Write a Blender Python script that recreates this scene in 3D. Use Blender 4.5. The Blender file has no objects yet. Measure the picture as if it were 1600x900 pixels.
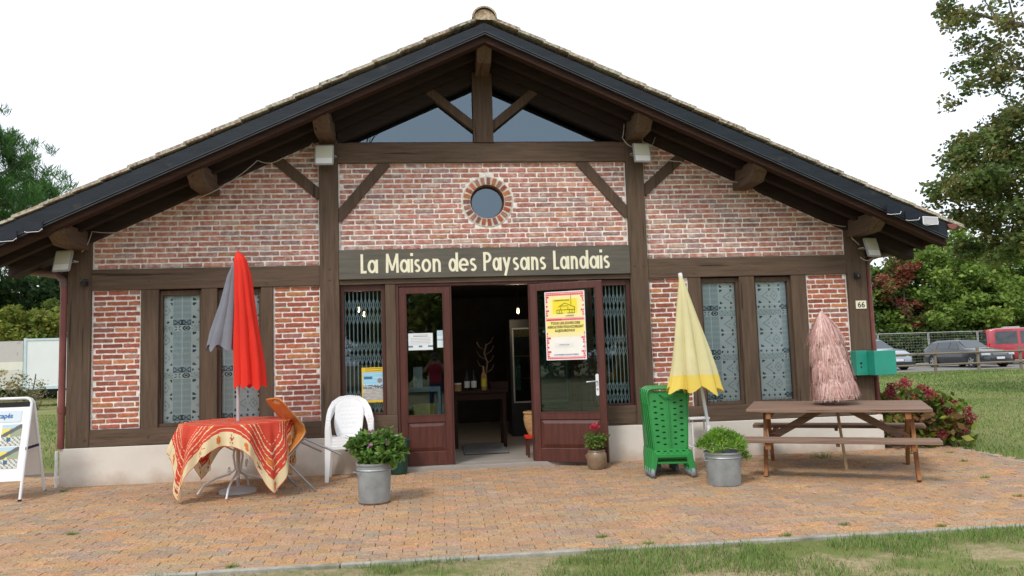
import bpy, bmesh, math, random
import numpy as np
from mathutils import Vector, Matrix, noise as mnoise
rnd = random.Random(7); NR = np.random.RandomState(5)
S = bpy.context.scene; COL = S.collection
R = math.radians

# ---------------------------------------------------------------- camera
cd = bpy.data.cameras.new('camera'); cam = bpy.data.objects.new('camera', cd); COL.objects.link(cam); S.camera = cam
yaw, pitch, roll = 1.00373872e-01, 8.81714634e-02, -3.23032034e-02
fw = Vector((math.sin(yaw)*math.cos(pitch), math.cos(yaw)*math.cos(pitch), math.sin(pitch)))
r0 = Vector((math.cos(yaw), -math.sin(yaw), 0)); u0 = r0.cross(fw)
rr = r0*math.cos(roll) + u0*math.sin(roll); uu = u0*math.cos(roll) - r0*math.sin(roll)
m = Matrix((rr, uu, -fw)).transposed().to_4x4(); m.translation = Vector((-0.6816, -9.9024, 1.3847))
cam.matrix_world = m
cd.sensor_width = 36; cd.lens = 1205.004/1600*36; cd.clip_start = .05; cd.clip_end = 800

# ---------------------------------------------------------------- world, sun
w = bpy.data.worlds.new('World'); S.world = w; w.use_nodes = True
nt = w.node_tree; nt.nodes.clear()
out = nt.nodes.new('ShaderNodeOutputWorld'); sky = nt.nodes.new('ShaderNodeTexSky'); sky.sky_type = 'NISHITA'
sky.sun_disc = False; sky.sun_elevation = R(49); sky.sun_rotation = R(215); sky.air_density = 1.5; sky.dust_density = 4
b1 = nt.nodes.new('ShaderNodeBackground'); b1.inputs[1].default_value = .1; nt.links.new(sky.outputs[0], b1.inputs[0])
b2 = nt.nodes.new('ShaderNodeBackground'); b2.inputs[0].default_value = (.94, .985, 1.06, 1); b2.inputs[1].default_value = 1.25   # overcast cloud layer
ms = nt.nodes.new('ShaderNodeMixShader'); ms.inputs[0].default_value = .82
nt.links.new(b1.outputs[0], ms.inputs[1]); nt.links.new(b2.outputs[0], ms.inputs[2]); nt.links.new(ms.outputs[0], out.inputs[0])
sl = bpy.data.lights.new('sun', 'SUN'); so = bpy.data.objects.new('sun', sl); COL.objects.link(so)
sl.energy = 1.75; sl.angle = R(13); sl.color = (1, .95, .88); so.location = (-6, -14, 20)
sd = Vector((-math.sin(R(35))*math.cos(R(49)), -math.cos(R(35))*math.cos(R(49)), math.sin(R(49))))
so.rotation_euler = sd.to_track_quat('Z', 'Y').to_euler()
S.view_settings.view_transform = 'Standard'; S.view_settings.look = 'None'; S.view_settings.exposure = .2; S.view_settings.gamma = 1
S.render.resolution_x = 1024; S.render.resolution_y = 576
S.render.engine = 'CYCLES'
try:
    S.cycles.max_bounces = 8; S.cycles.transparent_max_bounces = 16
except Exception: pass

# ---------------------------------------------------------------- materials
def mat(name, col, rough=.65, var=.2, scale=6, stretch=(1, 1, 1), bump=0, bscale=60, metal=0, spec=.4, attr=False, det=6, col2=None, transl=0, emit=None, coat=0, thr=None, streak=None):
    m = bpy.data.materials.new(name); m.use_nodes = True; n = m.node_tree.nodes; L = m.node_tree.links
    p = n['Principled BSDF']; p.inputs['Roughness'].default_value = rough; p.inputs['Metallic'].default_value = metal
    p.inputs['Specular IOR Level'].default_value = spec; p.inputs['Coat Weight'].default_value = coat
    tc = n.new('ShaderNodeTexCoord'); mp = n.new('ShaderNodeMapping'); mp.inputs['Scale'].default_value = stretch
    L.new(tc.outputs['Object'], mp.inputs[0])
    nz = n.new('ShaderNodeTexNoise'); nz.inputs['Scale'].default_value = scale; nz.inputs['Detail'].default_value = det; nz.inputs['Roughness'].default_value = .6
    L.new(mp.outputs[0], nz.inputs['Vector'])
    rp = n.new('ShaderNodeMapRange'); a, b = thr or (.3, .7); rp.inputs[1].default_value = a; rp.inputs[2].default_value = b
    L.new(nz.outputs[0], rp.inputs[0])
    if attr:
        at = n.new('ShaderNodeAttribute'); at.attribute_name = 'Col'
        rp.inputs[3].default_value = 1-var; rp.inputs[4].default_value = 1+var
        mx = n.new('ShaderNodeVectorMath'); mx.operation = 'MULTIPLY'
        L.new(at.outputs['Color'], mx.inputs[0]); L.new(rp.outputs[0], mx.inputs[1]); cout = mx.outputs[0]
        if col2:    # second colour mixed over (lime, lichen, sand)
            c, amt, sc2, lo, hi = col2
            n2 = n.new('ShaderNodeTexNoise'); n2.inputs['Scale'].default_value = sc2; n2.inputs['Detail'].default_value = 8; n2.inputs['Roughness'].default_value = .68
            L.new(tc.outputs['Object'], n2.inputs['Vector'])
            r2 = n.new('ShaderNodeMapRange'); r2.inputs[1].default_value = lo; r2.inputs[2].default_value = hi; r2.inputs[4].default_value = amt
            L.new(n2.outputs[0], r2.inputs[0])
            m2 = n.new('ShaderNodeMix'); m2.data_type = 'RGBA'; L.new(r2.outputs[0], m2.inputs[0]); L.new(cout, m2.inputs[6]); m2.inputs[7].default_value = (*c, 1)
            cout = m2.outputs[2]
        L.new(cout, p.inputs['Base Color'])
    else:
        m2 = n.new('ShaderNodeMix'); m2.data_type = 'RGBA'; L.new(rp.outputs[0], m2.inputs[0])
        c2 = col2 or tuple(min(1, c*(1+var)) for c in col)
        m2.inputs[6].default_value = (*[c*(1-var) for c in col], 1); m2.inputs[7].default_value = (*c2, 1)
        cout = m2.outputs[2]
        if streak:      # thin darker marks with a shape of their own
            n3 = n.new('ShaderNodeTexNoise'); n3.inputs['Scale'].default_value = streak[0]; n3.inputs['Detail'].default_value = 3
            mp3 = n.new('ShaderNodeMapping'); mp3.inputs['Scale'].default_value = streak[1]; L.new(tc.outputs['Object'], mp3.inputs[0]); L.new(mp3.outputs[0], n3.inputs['Vector'])
            r3 = n.new('ShaderNodeMapRange'); r3.inputs[1].default_value = streak[2]; r3.inputs[2].default_value = streak[2]+streak[3]; r3.inputs[4].default_value = streak[5]
            L.new(n3.outputs[0], r3.inputs[0])
            m3 = n.new('ShaderNodeMix'); m3.data_type = 'RGBA'; L.new(r3.outputs[0], m3.inputs[0]); L.new(cout, m3.inputs[6]); m3.inputs[7].default_value = (*streak[4], 1); cout = m3.outputs[2]
        L.new(cout, p.inputs['Base Color'])
    if bump:
        nb = n.new('ShaderNodeTexNoise'); nb.inputs['Scale'].default_value = bscale; nb.inputs['Detail'].default_value = 5
        L.new(mp.outputs[0], nb.inputs['Vector'])
        bp = n.new('ShaderNodeBump'); bp.inputs['Strength'].default_value = bump; bp.inputs['Distance'].default_value = .01
        L.new(nb.outputs[0], bp.inputs['Height']); L.new(bp.outputs[0], p.inputs['Normal'])
    if transl:
        tr = n.new('ShaderNodeBsdfTranslucent'); L.new(cout, tr.inputs[0]); mxs = n.new('ShaderNodeMixShader'); mxs.inputs[0].default_value = transl
        L.new(p.outputs[0], mxs.inputs[1]); L.new(tr.outputs[0], mxs.inputs[2]); L.new(mxs.outputs[0], n['Material Output'].inputs[0])
    if emit:
        p.inputs['Emission Color'].default_value = (*emit[0], 1); p.inputs['Emission Strength'].default_value = emit[1]
    return m
def glass(name, tint=(.75, .8, .8), ior=1.75, rough=.0):
    m = bpy.data.materials.new(name); m.use_nodes = True; n = m.node_tree.nodes; L = m.node_tree.links; n.clear()
    o = n.new('ShaderNodeOutputMaterial'); t = n.new('ShaderNodeBsdfTransparent'); t.inputs[0].default_value = (*tint, 1)
    g = n.new('ShaderNodeBsdfGlossy'); g.inputs['Roughness'].default_value = rough; f = n.new('ShaderNodeFresnel'); f.inputs[0].default_value = ior
    g.inputs[0].default_value = (.8, .9, 1, 1)
    x = n.new('ShaderNodeMixShader'); L.new(f.outputs[0], x.inputs[0]); L.new(t.outputs[0], x.inputs[1]); L.new(g.outputs[0], x.inputs[2]); L.new(x.outputs[0], o.inputs[0])
    return m
BR = (.112, .076, .052); RB = (.05, .025, .014)
def wood(name, ax, col=BR, **k):
    st = {'x': (.7, 9, 9), 'y': (9, .7, 9), 'z': (9, 9, .7)}[ax]
    ck = {'x': (.35, 6, 12), 'y': (12, .35, 12), 'z': (9, 6, .3)}[ax]
    return mat(name, col, rough=.72, var=.28, scale=3.2, stretch=st, bump=.35, bscale=14, spec=.25, streak=(2.2, ck, .66, .03, (.03, .02, .013), .85), **k)
M = {}
M['wx'] = wood('timber_x', 'x'); M['wz'] = wood('timber_z', 'z', (.105, .071, .048)); M['wd'] = wood('timber_d', 'z', (.095, .063, .044)); M['wy'] = wood('timber_y', 'y', (.115, .080, .055))
M['rafter'] = wood('rafter_wood', 'x', (.040, .018, .012)); M['rafter_shade'] = wood('rafter_shaded', 'x', (.030, .020, .018)); M['soffit'] = mat('soffit_boards', (.012, .012, .016), .8, .3, 3, (1, 8, 1))  # inner rafters near-black: shade under the roof put into the wood colour
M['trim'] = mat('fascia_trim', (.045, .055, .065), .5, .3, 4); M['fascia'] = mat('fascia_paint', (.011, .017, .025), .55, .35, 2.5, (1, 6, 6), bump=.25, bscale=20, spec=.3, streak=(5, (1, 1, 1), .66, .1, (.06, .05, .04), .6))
M['red'] = mat('door_stain', (.085, .024, .017), .42, .3, 4, (6, 6, .7), bump=.12, spec=.5)
M['redf'] = mat('frame_stain', (.075, .024, .018), .5, .3, 4, (6, 6, .7), bump=.1)
M['brick'] = mat('brick_upper', (1, 1, 1), .85, .28, 22, attr=True, bump=.5, bscale=70, spec=.15, col2=((.78, .70, .64), .62, 10, .47, .68))
M['brickl'] = mat('brick_lower', (1, 1, 1), .85, .28, 22, attr=True, bump=.5, bscale=70, spec=.15, col2=((.60, .52, .46), .5, 13, .56, .74))
M['plinth'] = mat('plinth_render', (.72, .685, .62), .9, .07, 1.6, bump=.2, bscale=30, spec=.1, streak=(1.5, (1, 1, 3), .58, .2, (.55, .44, .32), .45))
M['sign'] = mat('sign_paint', (.108, .100, .080), .6, .25, 3, (.6, 5, 8), bump=.15, bscale=20)
M['letter'] = mat('letter_cream', (.82, .79, .60), .6, .06, 10)
M['glass'] = glass('window_glass', (.62, .7, .7), 1.75); M['sglass'] = glass('side_window_glass', (.93, .95, .95), 1.5); M['fglass'] = glass('film_window_glass', (.95, .96, .96), 1.3); M['gglass'] = glass('gable_glass', (.28, .32, .34), 2.35); M['gglass'].node_tree.nodes['Glossy BSDF'].inputs[0].default_value = (.66, .84, 1, 1)
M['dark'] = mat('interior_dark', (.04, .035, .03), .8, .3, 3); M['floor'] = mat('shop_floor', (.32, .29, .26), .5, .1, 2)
M['white'] = mat('white_plastic', (.80, .81, .82), .38, .03, 3, spec=.5); M['whitem'] = mat('white_metal', (.75, .78, .80), .35, .05, 3)
M['zinc'] = mat('zinc', (.36, .40, .42), .48, .22, 6, bump=.15, bscale=8, metal=.55, streak=(3, (1, 1, .8), .62, .12, (.24, .20, .16), .5))
M['rust'] = mat('rust', (.16, .08, .045), .9, .35, 20)
M['steel'] = mat('steel_tube', (.38, .39, .41), .32, .1, 6, metal=.8); M['grey'] = mat('grey_metal', (.42, .43, .44), .5, .15, 6)
M['grille'] = mat('grille_paint', (.50, .62, .66), .5, .1, 6)
M['tile'] = mat('clay_tile', (1, 1, 1), .9, .3, 14, attr=True, bump=.6, bscale=40, spec=.1, col2=((.50, .50, .41), .9, 24, .44, .56))
M['green'] = mat('cart_plastic', (.022, .235, .05), .42, .1, 3, spec=.5); M['wheel'] = mat('grey_wheel', (.22, .25, .28), .6, .2, 10)
M['mail'] = mat('mailbox_paint', (.02, .28, .20), .4, .12, 3, spec=.5); M['black'] = mat('black_plastic', (.02, .021, .024), .4, .2, 6)
M['redcloth'] = mat('red_canvas', (.82, .035, .018), .75, .08, 5, (3, 3, .6), transl=.25); M['greycloth'] = mat('grey_canvas', (.20, .21, .25), .8, .12, 5, transl=.1)
M['yelcloth'] = mat('cream_yellow_canvas', (.78, .73, .42), .8, .05, 4, transl=.3); M['yelband'] = mat('yellow_canvas', (.85, .66, .13), .8, .05, 4, transl=.25)
M['pole'] = mat('pole_white', (.62, .66, .72), .35, .05, 3); M['polew'] = wood('pole_wood', 'z', (.42, .30, .18))
M['pink'] = mat('raffia', (1, 1, 1), .85, .2, 30, attr=True, transl=.25)
M['cloth'] = mat('tablecloth', (1, 1, 1), .85, .05, 5, attr=True, transl=.22)
M['orange'] = mat('beech_ply', (.52, .20, .045), .38, .15, 4, (1, 8, 1), spec=.5, coat=.2)
M['pic'] = wood('picnic_wood', 'x', (.225, .148, .108)); M['pico'] = wood('picnic_leg', 'z', (.30, .135, .055))
M['leaf'] = mat('leaves', (1, 1, 1), .6, .1, 3, attr=True, transl=.35, spec=.3)
M['bark'] = mat('bark', (.12, .095, .075), .9, .35, 6, (3, 3, .6), bump=.8, bscale=10)
M['jar'] = mat('stoneware', (.24, .165, .105), .35, .3, 6, spec=.5, streak=(4, (1, 1, 1), .55, .15, (.10, .06, .04), .6))
M['attr'] = mat('printed', (1, 1, 1), .5, .03, 5, attr=True); M['film'] = mat('window_film', (1, 1, 1), .6, .05, 5, attr=True)
M['paper'] = mat('paper', (.8, .8, .77), .6, .02, 5); M['ink'] = mat('ink', (.03, .03, .035), .6, .1, 5); M['inkb'] = mat('ink_blue', (.03, .12, .36), .6, .1, 5)
M['lens'] = mat('flood_lens', (.62, .62, .52), .25, .03, 3, spec=.6); M['floodm'] = mat('flood_body', (.34, .36, .38), .5, .1, 6)
M['gutter'] = mat('gutter_brown', (.16, .10, .085), .45, .2, 5); M['pipe'] = mat('pipe_redbrown', (.20, .065, .055), .45, .2, 5)
M['bulb'] = mat('lamp_bulb', (1, .8, .5), .5, .0, 3, emit=((1, .72, .38), 6.0))
M['wicker'] = mat('wicker', (.45, .26, .11), .8, .4, 40, bump=.8, bscale=60); M['crate'] = mat('crate_yellow', (.72, .62, .05), .5, .05, 4)
M['solar'] = mat('solar_cell', (.008, .011, .02), .45, .3, 30, spec=.2); M['cable'] = mat('cable_grey', (.45, .42, .38), .6, .1, 9)
M['soil'] = mat('soil', (.05, .035, .025), .95, .3, 20, bump=.5)
M['tank'] = mat('soot', (.03, .045, .035), .5, .2, 5)

pn_ = M['plinth'].node_tree; N_ = pn_.nodes; L_ = pn_.links; p0 = N_['Principled BSDF']; src = p0.inputs['Base Color'].links[0].from_socket
tc_ = [x for x in N_ if x.type == 'TEX_COORD'][0]; sx_ = N_.new('ShaderNodeSeparateXYZ'); L_.new(tc_.outputs['Object'], sx_.inputs[0])
nn_ = N_.new('ShaderNodeTexNoise'); nn_.inputs['Scale'].default_value = 5; nn_.inputs['Detail'].default_value = 7; L_.new(tc_.outputs['Object'], nn_.inputs['Vector'])
ma_ = N_.new('ShaderNodeMath'); ma_.operation = 'MULTIPLY_ADD'; L_.new(nn_.outputs[0], ma_.inputs[0]); ma_.inputs[1].default_value = -.34; L_.new(sx_.outputs[2], ma_.inputs[2])
rr_ = N_.new('ShaderNodeMapRange'); rr_.inputs[1].default_value = -.22; rr_.inputs[2].default_value = .0; rr_.inputs[3].default_value = .75; rr_.inputs[4].default_value = 0; L_.new(ma_.outputs[0], rr_.inputs[0])
mm_ = N_.new('ShaderNodeMix'); mm_.data_type = 'RGBA'; L_.new(rr_.outputs[0], mm_.inputs[0]); L_.new(src, mm_.inputs[6]); mm_.inputs[7].default_value = (.42, .29, .20, 1); L_.new(mm_.outputs[2], p0.inputs['Base Color'])
# ---------------------------------------------------------------- mesh helpers
class MB:
    def __init__(s): s.v = []; s.f = []; s.c = []; s.m = []
    def add(s, vs, fs, col=(1, 1, 1), mi=0):
        o = len(s.v); s.v += [tuple(v) for v in vs]
        for f in fs: s.f.append([i+o for i in f]); s.c.append(col); s.m.append(mi)
    def box(s, x0, x1, y0, y1, z0, z1, col=(1, 1, 1), mi=0, T=None):
        vs = [Vector((x, y, z)) for z in (z0, z1) for y in (y0, y1) for x in (x0, x1)]
        if T: vs = [T @ v for v in vs]
        s.add(vs, [(0, 2, 3, 1), (4, 5, 7, 6), (0, 1, 5, 4), (2, 6, 7, 3), (0, 4, 6, 2), (1, 3, 7, 5)], col, mi); return s
    def beam(s, a, b, wd, th, up=(0, -1, 0), col=(1, 1, 1), mi=0):   # wd across, th along 'up'
        a = Vector(a); b = Vector(b); d = (b-a).normalized(); u = Vector(up); u = (u-d*u.dot(d)).normalized(); r = d.cross(u)
        vs = [p+r*i*wd/2+u*j*th/2 for p in (a, b) for j in (-1, 1) for i in (-1, 1)]
        s.add(vs, [(0, 1, 3, 2), (4, 6, 7, 5), (0, 4, 5, 1), (2, 3, 7, 6), (0, 2, 6, 4), (1, 5, 7, 3)], col, mi); return s
    def prism(s, pts, axis, t0, t1, col=(1, 1, 1), mi=0):   # pts 2d polygon; axis 'y': (x,z), 'x': (y,z), 'z': (x,y)
        f = {'y': lambda p, t: (p[0], t, p[1]), 'x': lambda p, t: (t, p[0], p[1]), 'z': lambda p, t: (p[0], p[1], t)}[axis]
        n = len(pts); s.add([f(p, t0) for p in pts]+[f(p, t1) for p in pts], [list(range(n)), list(range(2*n-1, n-1, -1))]+[(i, (i+1) % n+0, (i+1) % n+n, i+n) for i in range(n)], col, mi); return s
    def tube(s, path, r, n=8, col=(1, 1, 1), mi=0, cap=True):
        P = [Vector(p) for p in path]; rs = r if isinstance(r, (list, tuple)) else [r]*len(P)
        vs = []; ref = None
        for i, p in enumerate(P):
            d = (P[min(i+1, len(P)-1)]-P[max(i-1, 0)]).normalized()
            if ref is None: ref = Vector((0, 0, 1)) if abs(d.z) < .9 else Vector((1, 0, 0))
            u = (ref-d*ref.dot(d)).normalized(); ref = u; v = d.cross(u)
            vs += [p+(u*math.cos(2*math.pi*k/n)+v*math.sin(2*math.pi*k/n))*rs[i] for k in range(n)]
        fs = [(i*n+k, i*n+(k+1) % n, (i+1)*n+(k+1) % n, (i+1)*n+k) for i in range(len(P)-1) for k in range(n)]
        if cap: fs += [list(range(n))[::-1], list(range((len(P)-1)*n, len(P)*n))]
        s.add(vs, fs, col, mi); return s
    def lathe(s, prof, c=(0, 0, 0), n=32, col=(1, 1, 1), mi=0, cap=False):
        vs = [(c[0]+r*math.cos(2*math.pi*k/n), c[1]+r*math.sin(2*math.pi*k/n), c[2]+z) for r, z in prof for k in range(n)]
        fs = [(i*n+k, i*n+(k+1) % n, (i+1)*n+(k+1) % n, (i+1)*n+k) for i in range(len(prof)-1) for k in range(n)]
        if cap: fs += [list(range(n))[::-1], list(range((len(prof)-1)*n, len(prof)*n))]
        s.add(vs, fs, col, mi); return s
    def grid(s, fn, nu, nv, colf=None, mi=0, wrap=False):
        vs = [fn(i/nu, j/nv) for j in range(nv+1) for i in range(nu+1)]; o = len(s.v); s.v += [tuple(v) for v in vs]
        for j in range(nv):
            for i in range(nu):
                a = o+j*(nu+1)+i; s.f.append([a, a+1, a+nu+2, a+nu+1]); s.c.append(colf((i+.5)/nu, (j+.5)/nv) if colf else (1, 1, 1)); s.m.append(mi)
        return s
    def build(s, name, mats, parent=None, smooth=False, bevel=0, solid=0, sub=0, T=None, keepw=False):
        me = bpy.data.meshes.new(name); me.from_pydata([tuple(v) for v in s.v], [], s.f)
        for mm in (mats if isinstance(mats, (list, tuple)) else [mats]): me.materials.append(M[mm] if isinstance(mm, str) else mm)
        a = me.attributes.new('Col', 'FLOAT_COLOR', 'FACE'); a.data.foreach_set('color', np.array([(*c[:3], 1) for c in s.c], 'f').ravel())
        me.polygons.foreach_set('material_index', s.m)
        if smooth: me.polygons.foreach_set('use_smooth', [True]*len(s.f))
        me.update()
        bm = bmesh.new(); bm.from_mesh(me); bmesh.ops.recalc_face_normals(bm, faces=bm.faces); bm.to_mesh(me); bm.free()
        o = bpy.data.objects.new(name, me); COL.objects.link(o)
        if parent: o.parent = parent
        if T is not None: o.matrix_local = T
        if smooth and smooth != 'full':
            try: me.set_sharp_from_angle(angle=R(40))
            except Exception: pass
        if solid:
            d = o.modifiers.new('s', 'SOLIDIFY'); d.thickness = solid; d.offset = 0
        if bevel:
            d = o.modifiers.new('b', 'BEVEL'); d.width = bevel; d.segments = 2; d.limit_method = 'ANGLE'
        if sub:
            d = o.modifiers.new('u', 'SUBSURF'); d.levels = sub; d.render_levels = sub
        return o
def npmesh(name, V, k, C, mt, parent=None):
    n = len(V)//k; me = bpy.data.meshes.new(name); me.vertices.add(n*k); me.vertices.foreach_set('co', V.astype('f').ravel())
    me.loops.add(n*k); me.loops.foreach_set('vertex_index', np.arange(n*k, dtype='i')); me.polygons.add(n)
    me.polygons.foreach_set('loop_start', np.arange(0, n*k, k, dtype='i'))
    try: me.polygons.foreach_set('loop_total', np.full(n, k, 'i'))
    except Exception: pass
    me.materials.append(M[mt]); me.update(calc_edges=True)
    a = me.attributes.new('Col', 'FLOAT_COLOR', 'FACE'); c = np.ones((n, 4), 'f'); c[:, :3] = C; a.data.foreach_set('color', c.ravel())
    o = bpy.data.objects.new(name, me); COL.objects.link(o)
    if parent: o.parent = parent
    return o
def tag(o, label=None, cat=None, group=None, kind=None):
    if label: o['label'] = label
    if cat: o['category'] = cat
    if group: o['group'] = group
    if kind: o['kind'] = kind
    return o
def thing(name, label, cat, loc=(0, 0, 0), rz=0, group=None, rot=None):
    o = bpy.data.objects.new(name, None); COL.objects.link(o); o.location = loc; o.rotation_euler = rot or (0, 0, rz); o.empty_display_size = .1
    return tag(o, label, cat, group)
def dup(root, loc, rz=None, label=None, rot=None):
    c = root.copy(); COL.objects.link(c); c.location = loc
    if rz is not None: c.rotation_euler = (0, 0, rz)
    if rot: c.rotation_euler = rot
    if label: c['label'] = label
    def rec(a, b):
        for ch in list(a.children):
            d = ch.copy(); COL.objects.link(d); d.parent = b; rec(ch, d)
    rec(root, c); return c
def gz(y): return .02*max(-8, y) if y < 0 else 0.
def plate(outer, holes, th):   # 2d outline with holes, in the xy plane, thickness th -> (verts, faces)
    cu = bpy.data.curves.new('t', 'CURVE'); cu.dimensions = '2D'; cu.fill_mode = 'BOTH'; cu.extrude = th/2
    for pl in [outer]+holes:
        sp = cu.splines.new('POLY'); sp.points.add(len(pl)-1); sp.use_cyclic_u = True
        for i, p in enumerate(pl): sp.points[i].co = (p[0], p[1], 0, 1)
    o = bpy.data.objects.new('t', cu); COL.objects.link(o); dg = bpy.context.evaluated_depsgraph_get(); dg.update()
    me = bpy.data.meshes.new_from_object(o.evaluated_get(dg)); v = [tuple(x.co) for x in me.vertices]; f = [list(p.vertices) for p in me.polygons]
    bpy.data.objects.remove(o); bpy.data.meshes.remove(me); bpy.data.curves.remove(cu); return v, f
def text(name, s, size, mt, parent, T, ext=.0008, align='CENTER', bold=0, sx=1):
    cu = bpy.data.curves.new('t', 'FONT'); cu.body = s; cu.size = size; cu.extrude = ext; cu.align_x = align; cu.offset = bold; cu.resolution_u = 3
    o = bpy.data.objects.new('t', cu); COL.objects.link(o); dg = bpy.context.evaluated_depsgraph_get(); dg.update()
    me = bpy.data.meshes.new_from_object(o.evaluated_get(dg)); bpy.data.objects.remove(o); bpy.data.curves.remove(cu)
    me.name = name; me.materials.clear(); me.materials.append(M[mt]); ob = bpy.data.objects.new(name, me); COL.objects.link(ob)
    ob.parent = parent; ob.matrix_local = T @ Matrix.Diagonal((sx, 1, 1, 1)); return ob
def facing(x, y, z): return Matrix.Translation((x, y, z)) @ Matrix.Rotation(R(90), 4, 'X')     # flat things turned towards -y
def ell(cx, cy, a, b, n=12): return [(cx+a*math.cos(2*math.pi*k/n), cy+b*math.sin(2*math.pi*k/n)) for k in range(n)]
def rrect(x0, x1, y0, y1, r, n=4):
    o = []
    for cx, cy, a in ((x1-r, y0+r, -90), (x1-r, y1-r, 0), (x0+r, y1-r, 90), (x0+r, y0+r, 180)):
        for k in range(n+1): t = R(a+90*k/n); o.append((cx+r*math.cos(t), cy+r*math.sin(t)))
    return o
def jit(c, s=.15): k = 1+rnd.uniform(-s, s); return tuple(max(0, x*k*(1+rnd.uniform(-.05, .05))) for x in c)

# ================================================================ SETTING
def ground():
    xs = [-250, -120, -70, -45, -32]+[x*1.0 for x in range(-26, 27, 1)]+[32, 40, 50, 70, 120, 250]
    ys = [-250, -120, -60, -35, -22, -15, -12, -10, -8, -6.5, -5.5, -4.8, -4.13, -4.03, -3, -2, -1, -.3, 0, .3, 1, 1.7, 3, 5, 7, 10, 14, 18, 22, 26, 30, 35, 45, 70, 120, 250]
    mb = MB()
    def z(x, y):
        b = gz(y)
        if -8.5 < x < 6.5 and -4.1 < y < 1.6: b -= .05
        elif y < -4.1: b -= .005
        return b + (mnoise.noise(Vector((x*.25, y*.25, 0)))*.03 if (y > 3 or y < -4.5) else 0)
    for j, y in enumerate(ys):
        for i, x in enumerate(xs): mb.v.append((x, y, z(x, y)))
    n = len(xs)
    for j in range(len(ys)-1):
        for i in range(n-1): a = j*n+i; mb.f.append([a, a+1, a+n+1, a+n]); mb.c.append((1, 1, 1)); mb.m.append(0)
    m = mat('lawn', (.13, .20, .045), .95, .25, .35, col2=(.25, .23, .10), bump=.6, bscale=12, spec=.1, det=10)
    n_ = m.node_tree.nodes; L = m.node_tree.links    # patches of bare soil
    mixn = [x for x in n_ if x.type == 'MIX'][0]; p = n_['Principled BSDF']
    nz = n_.new('ShaderNodeTexNoise'); nz.inputs['Scale'].default_value = 1.1; nz.inputs['Detail'].default_value = 9; nz.inputs['Roughness'].default_value = .7
    tc = [x for x in n_ if x.type == 'TEX_COORD'][0]; L.new(tc.outputs['Object'], nz.inputs['Vector'])
    r3 = n_.new('ShaderNodeMapRange'); r3.inputs[1].default_value = .43; r3.inputs[2].default_value = .53; r3.inputs[4].default_value = 1
    L.new(nz.outputs[0], r3.inputs[0])
    sx = n_.new('ShaderNodeSeparateXYZ'); L.new(tc.outputs['Object'], sx.inputs[0])     # trodden soil only near the kerb
    ry = n_.new('ShaderNodeMapRange'); ry.inputs[1].default_value = -3.9; ry.inputs[2].default_value = -9; ry.inputs[3].default_value = 0; ry.inputs[4].default_value = 1
    st = n_.new('ShaderNodeMath'); st.operation = 'LESS_THAN'; st.inputs[1].default_value = -3.9; L.new(sx.outputs[1], st.inputs[0])
    ad = n_.new('ShaderNodeMath'); ad.operation = 'MULTIPLY_ADD'; L.new(st.outputs[0], ad.inputs[0]); ad.inputs[1].default_value = .62; ad.inputs[2].default_value = .12
    mu = n_.new('ShaderNodeMath'); mu.operation = 'MULTIPLY'; L.new(r3.outputs[0], mu.inputs[0]); L.new(ad.outputs[0], mu.inputs[1])
    m3 = n_.new('ShaderNodeMix'); m3.data_type = 'RGBA'; L.new(mu.outputs[0], m3.inputs[0]); L.new(mixn.outputs[2], m3.inputs[6]); m3.inputs[7].default_value = (.40, .30, .19, 1)
    nf = n_.new('ShaderNodeTexNoise'); nf.inputs['Scale'].default_value = 26; nf.inputs['Detail'].default_value = 10; nf.inputs['Roughness'].default_value = .75; L.new(tc.outputs['Object'], nf.inputs['Vector'])
    rf2 = n_.new('ShaderNodeMapRange'); rf2.inputs[1].default_value = .35; rf2.inputs[2].default_value = .65; L.new(nf.outputs[0], rf2.inputs[0])
    ms2 = n_.new('ShaderNodeMix'); ms2.data_type = 'RGBA'; L.new(rf2.outputs[0], ms2.inputs[0]); ms2.inputs[6].default_value = (.24, .18, .11, 1); ms2.inputs[7].default_value = (.47, .37, .25, 1); L.new(ms2.outputs[2], m3.inputs[7])
    L.new(m3.outputs[2], p.inputs['Base Color'])
    o = mb.build('ground', m, smooth='full'); tag(o, kind='structure')
ground()

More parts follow.
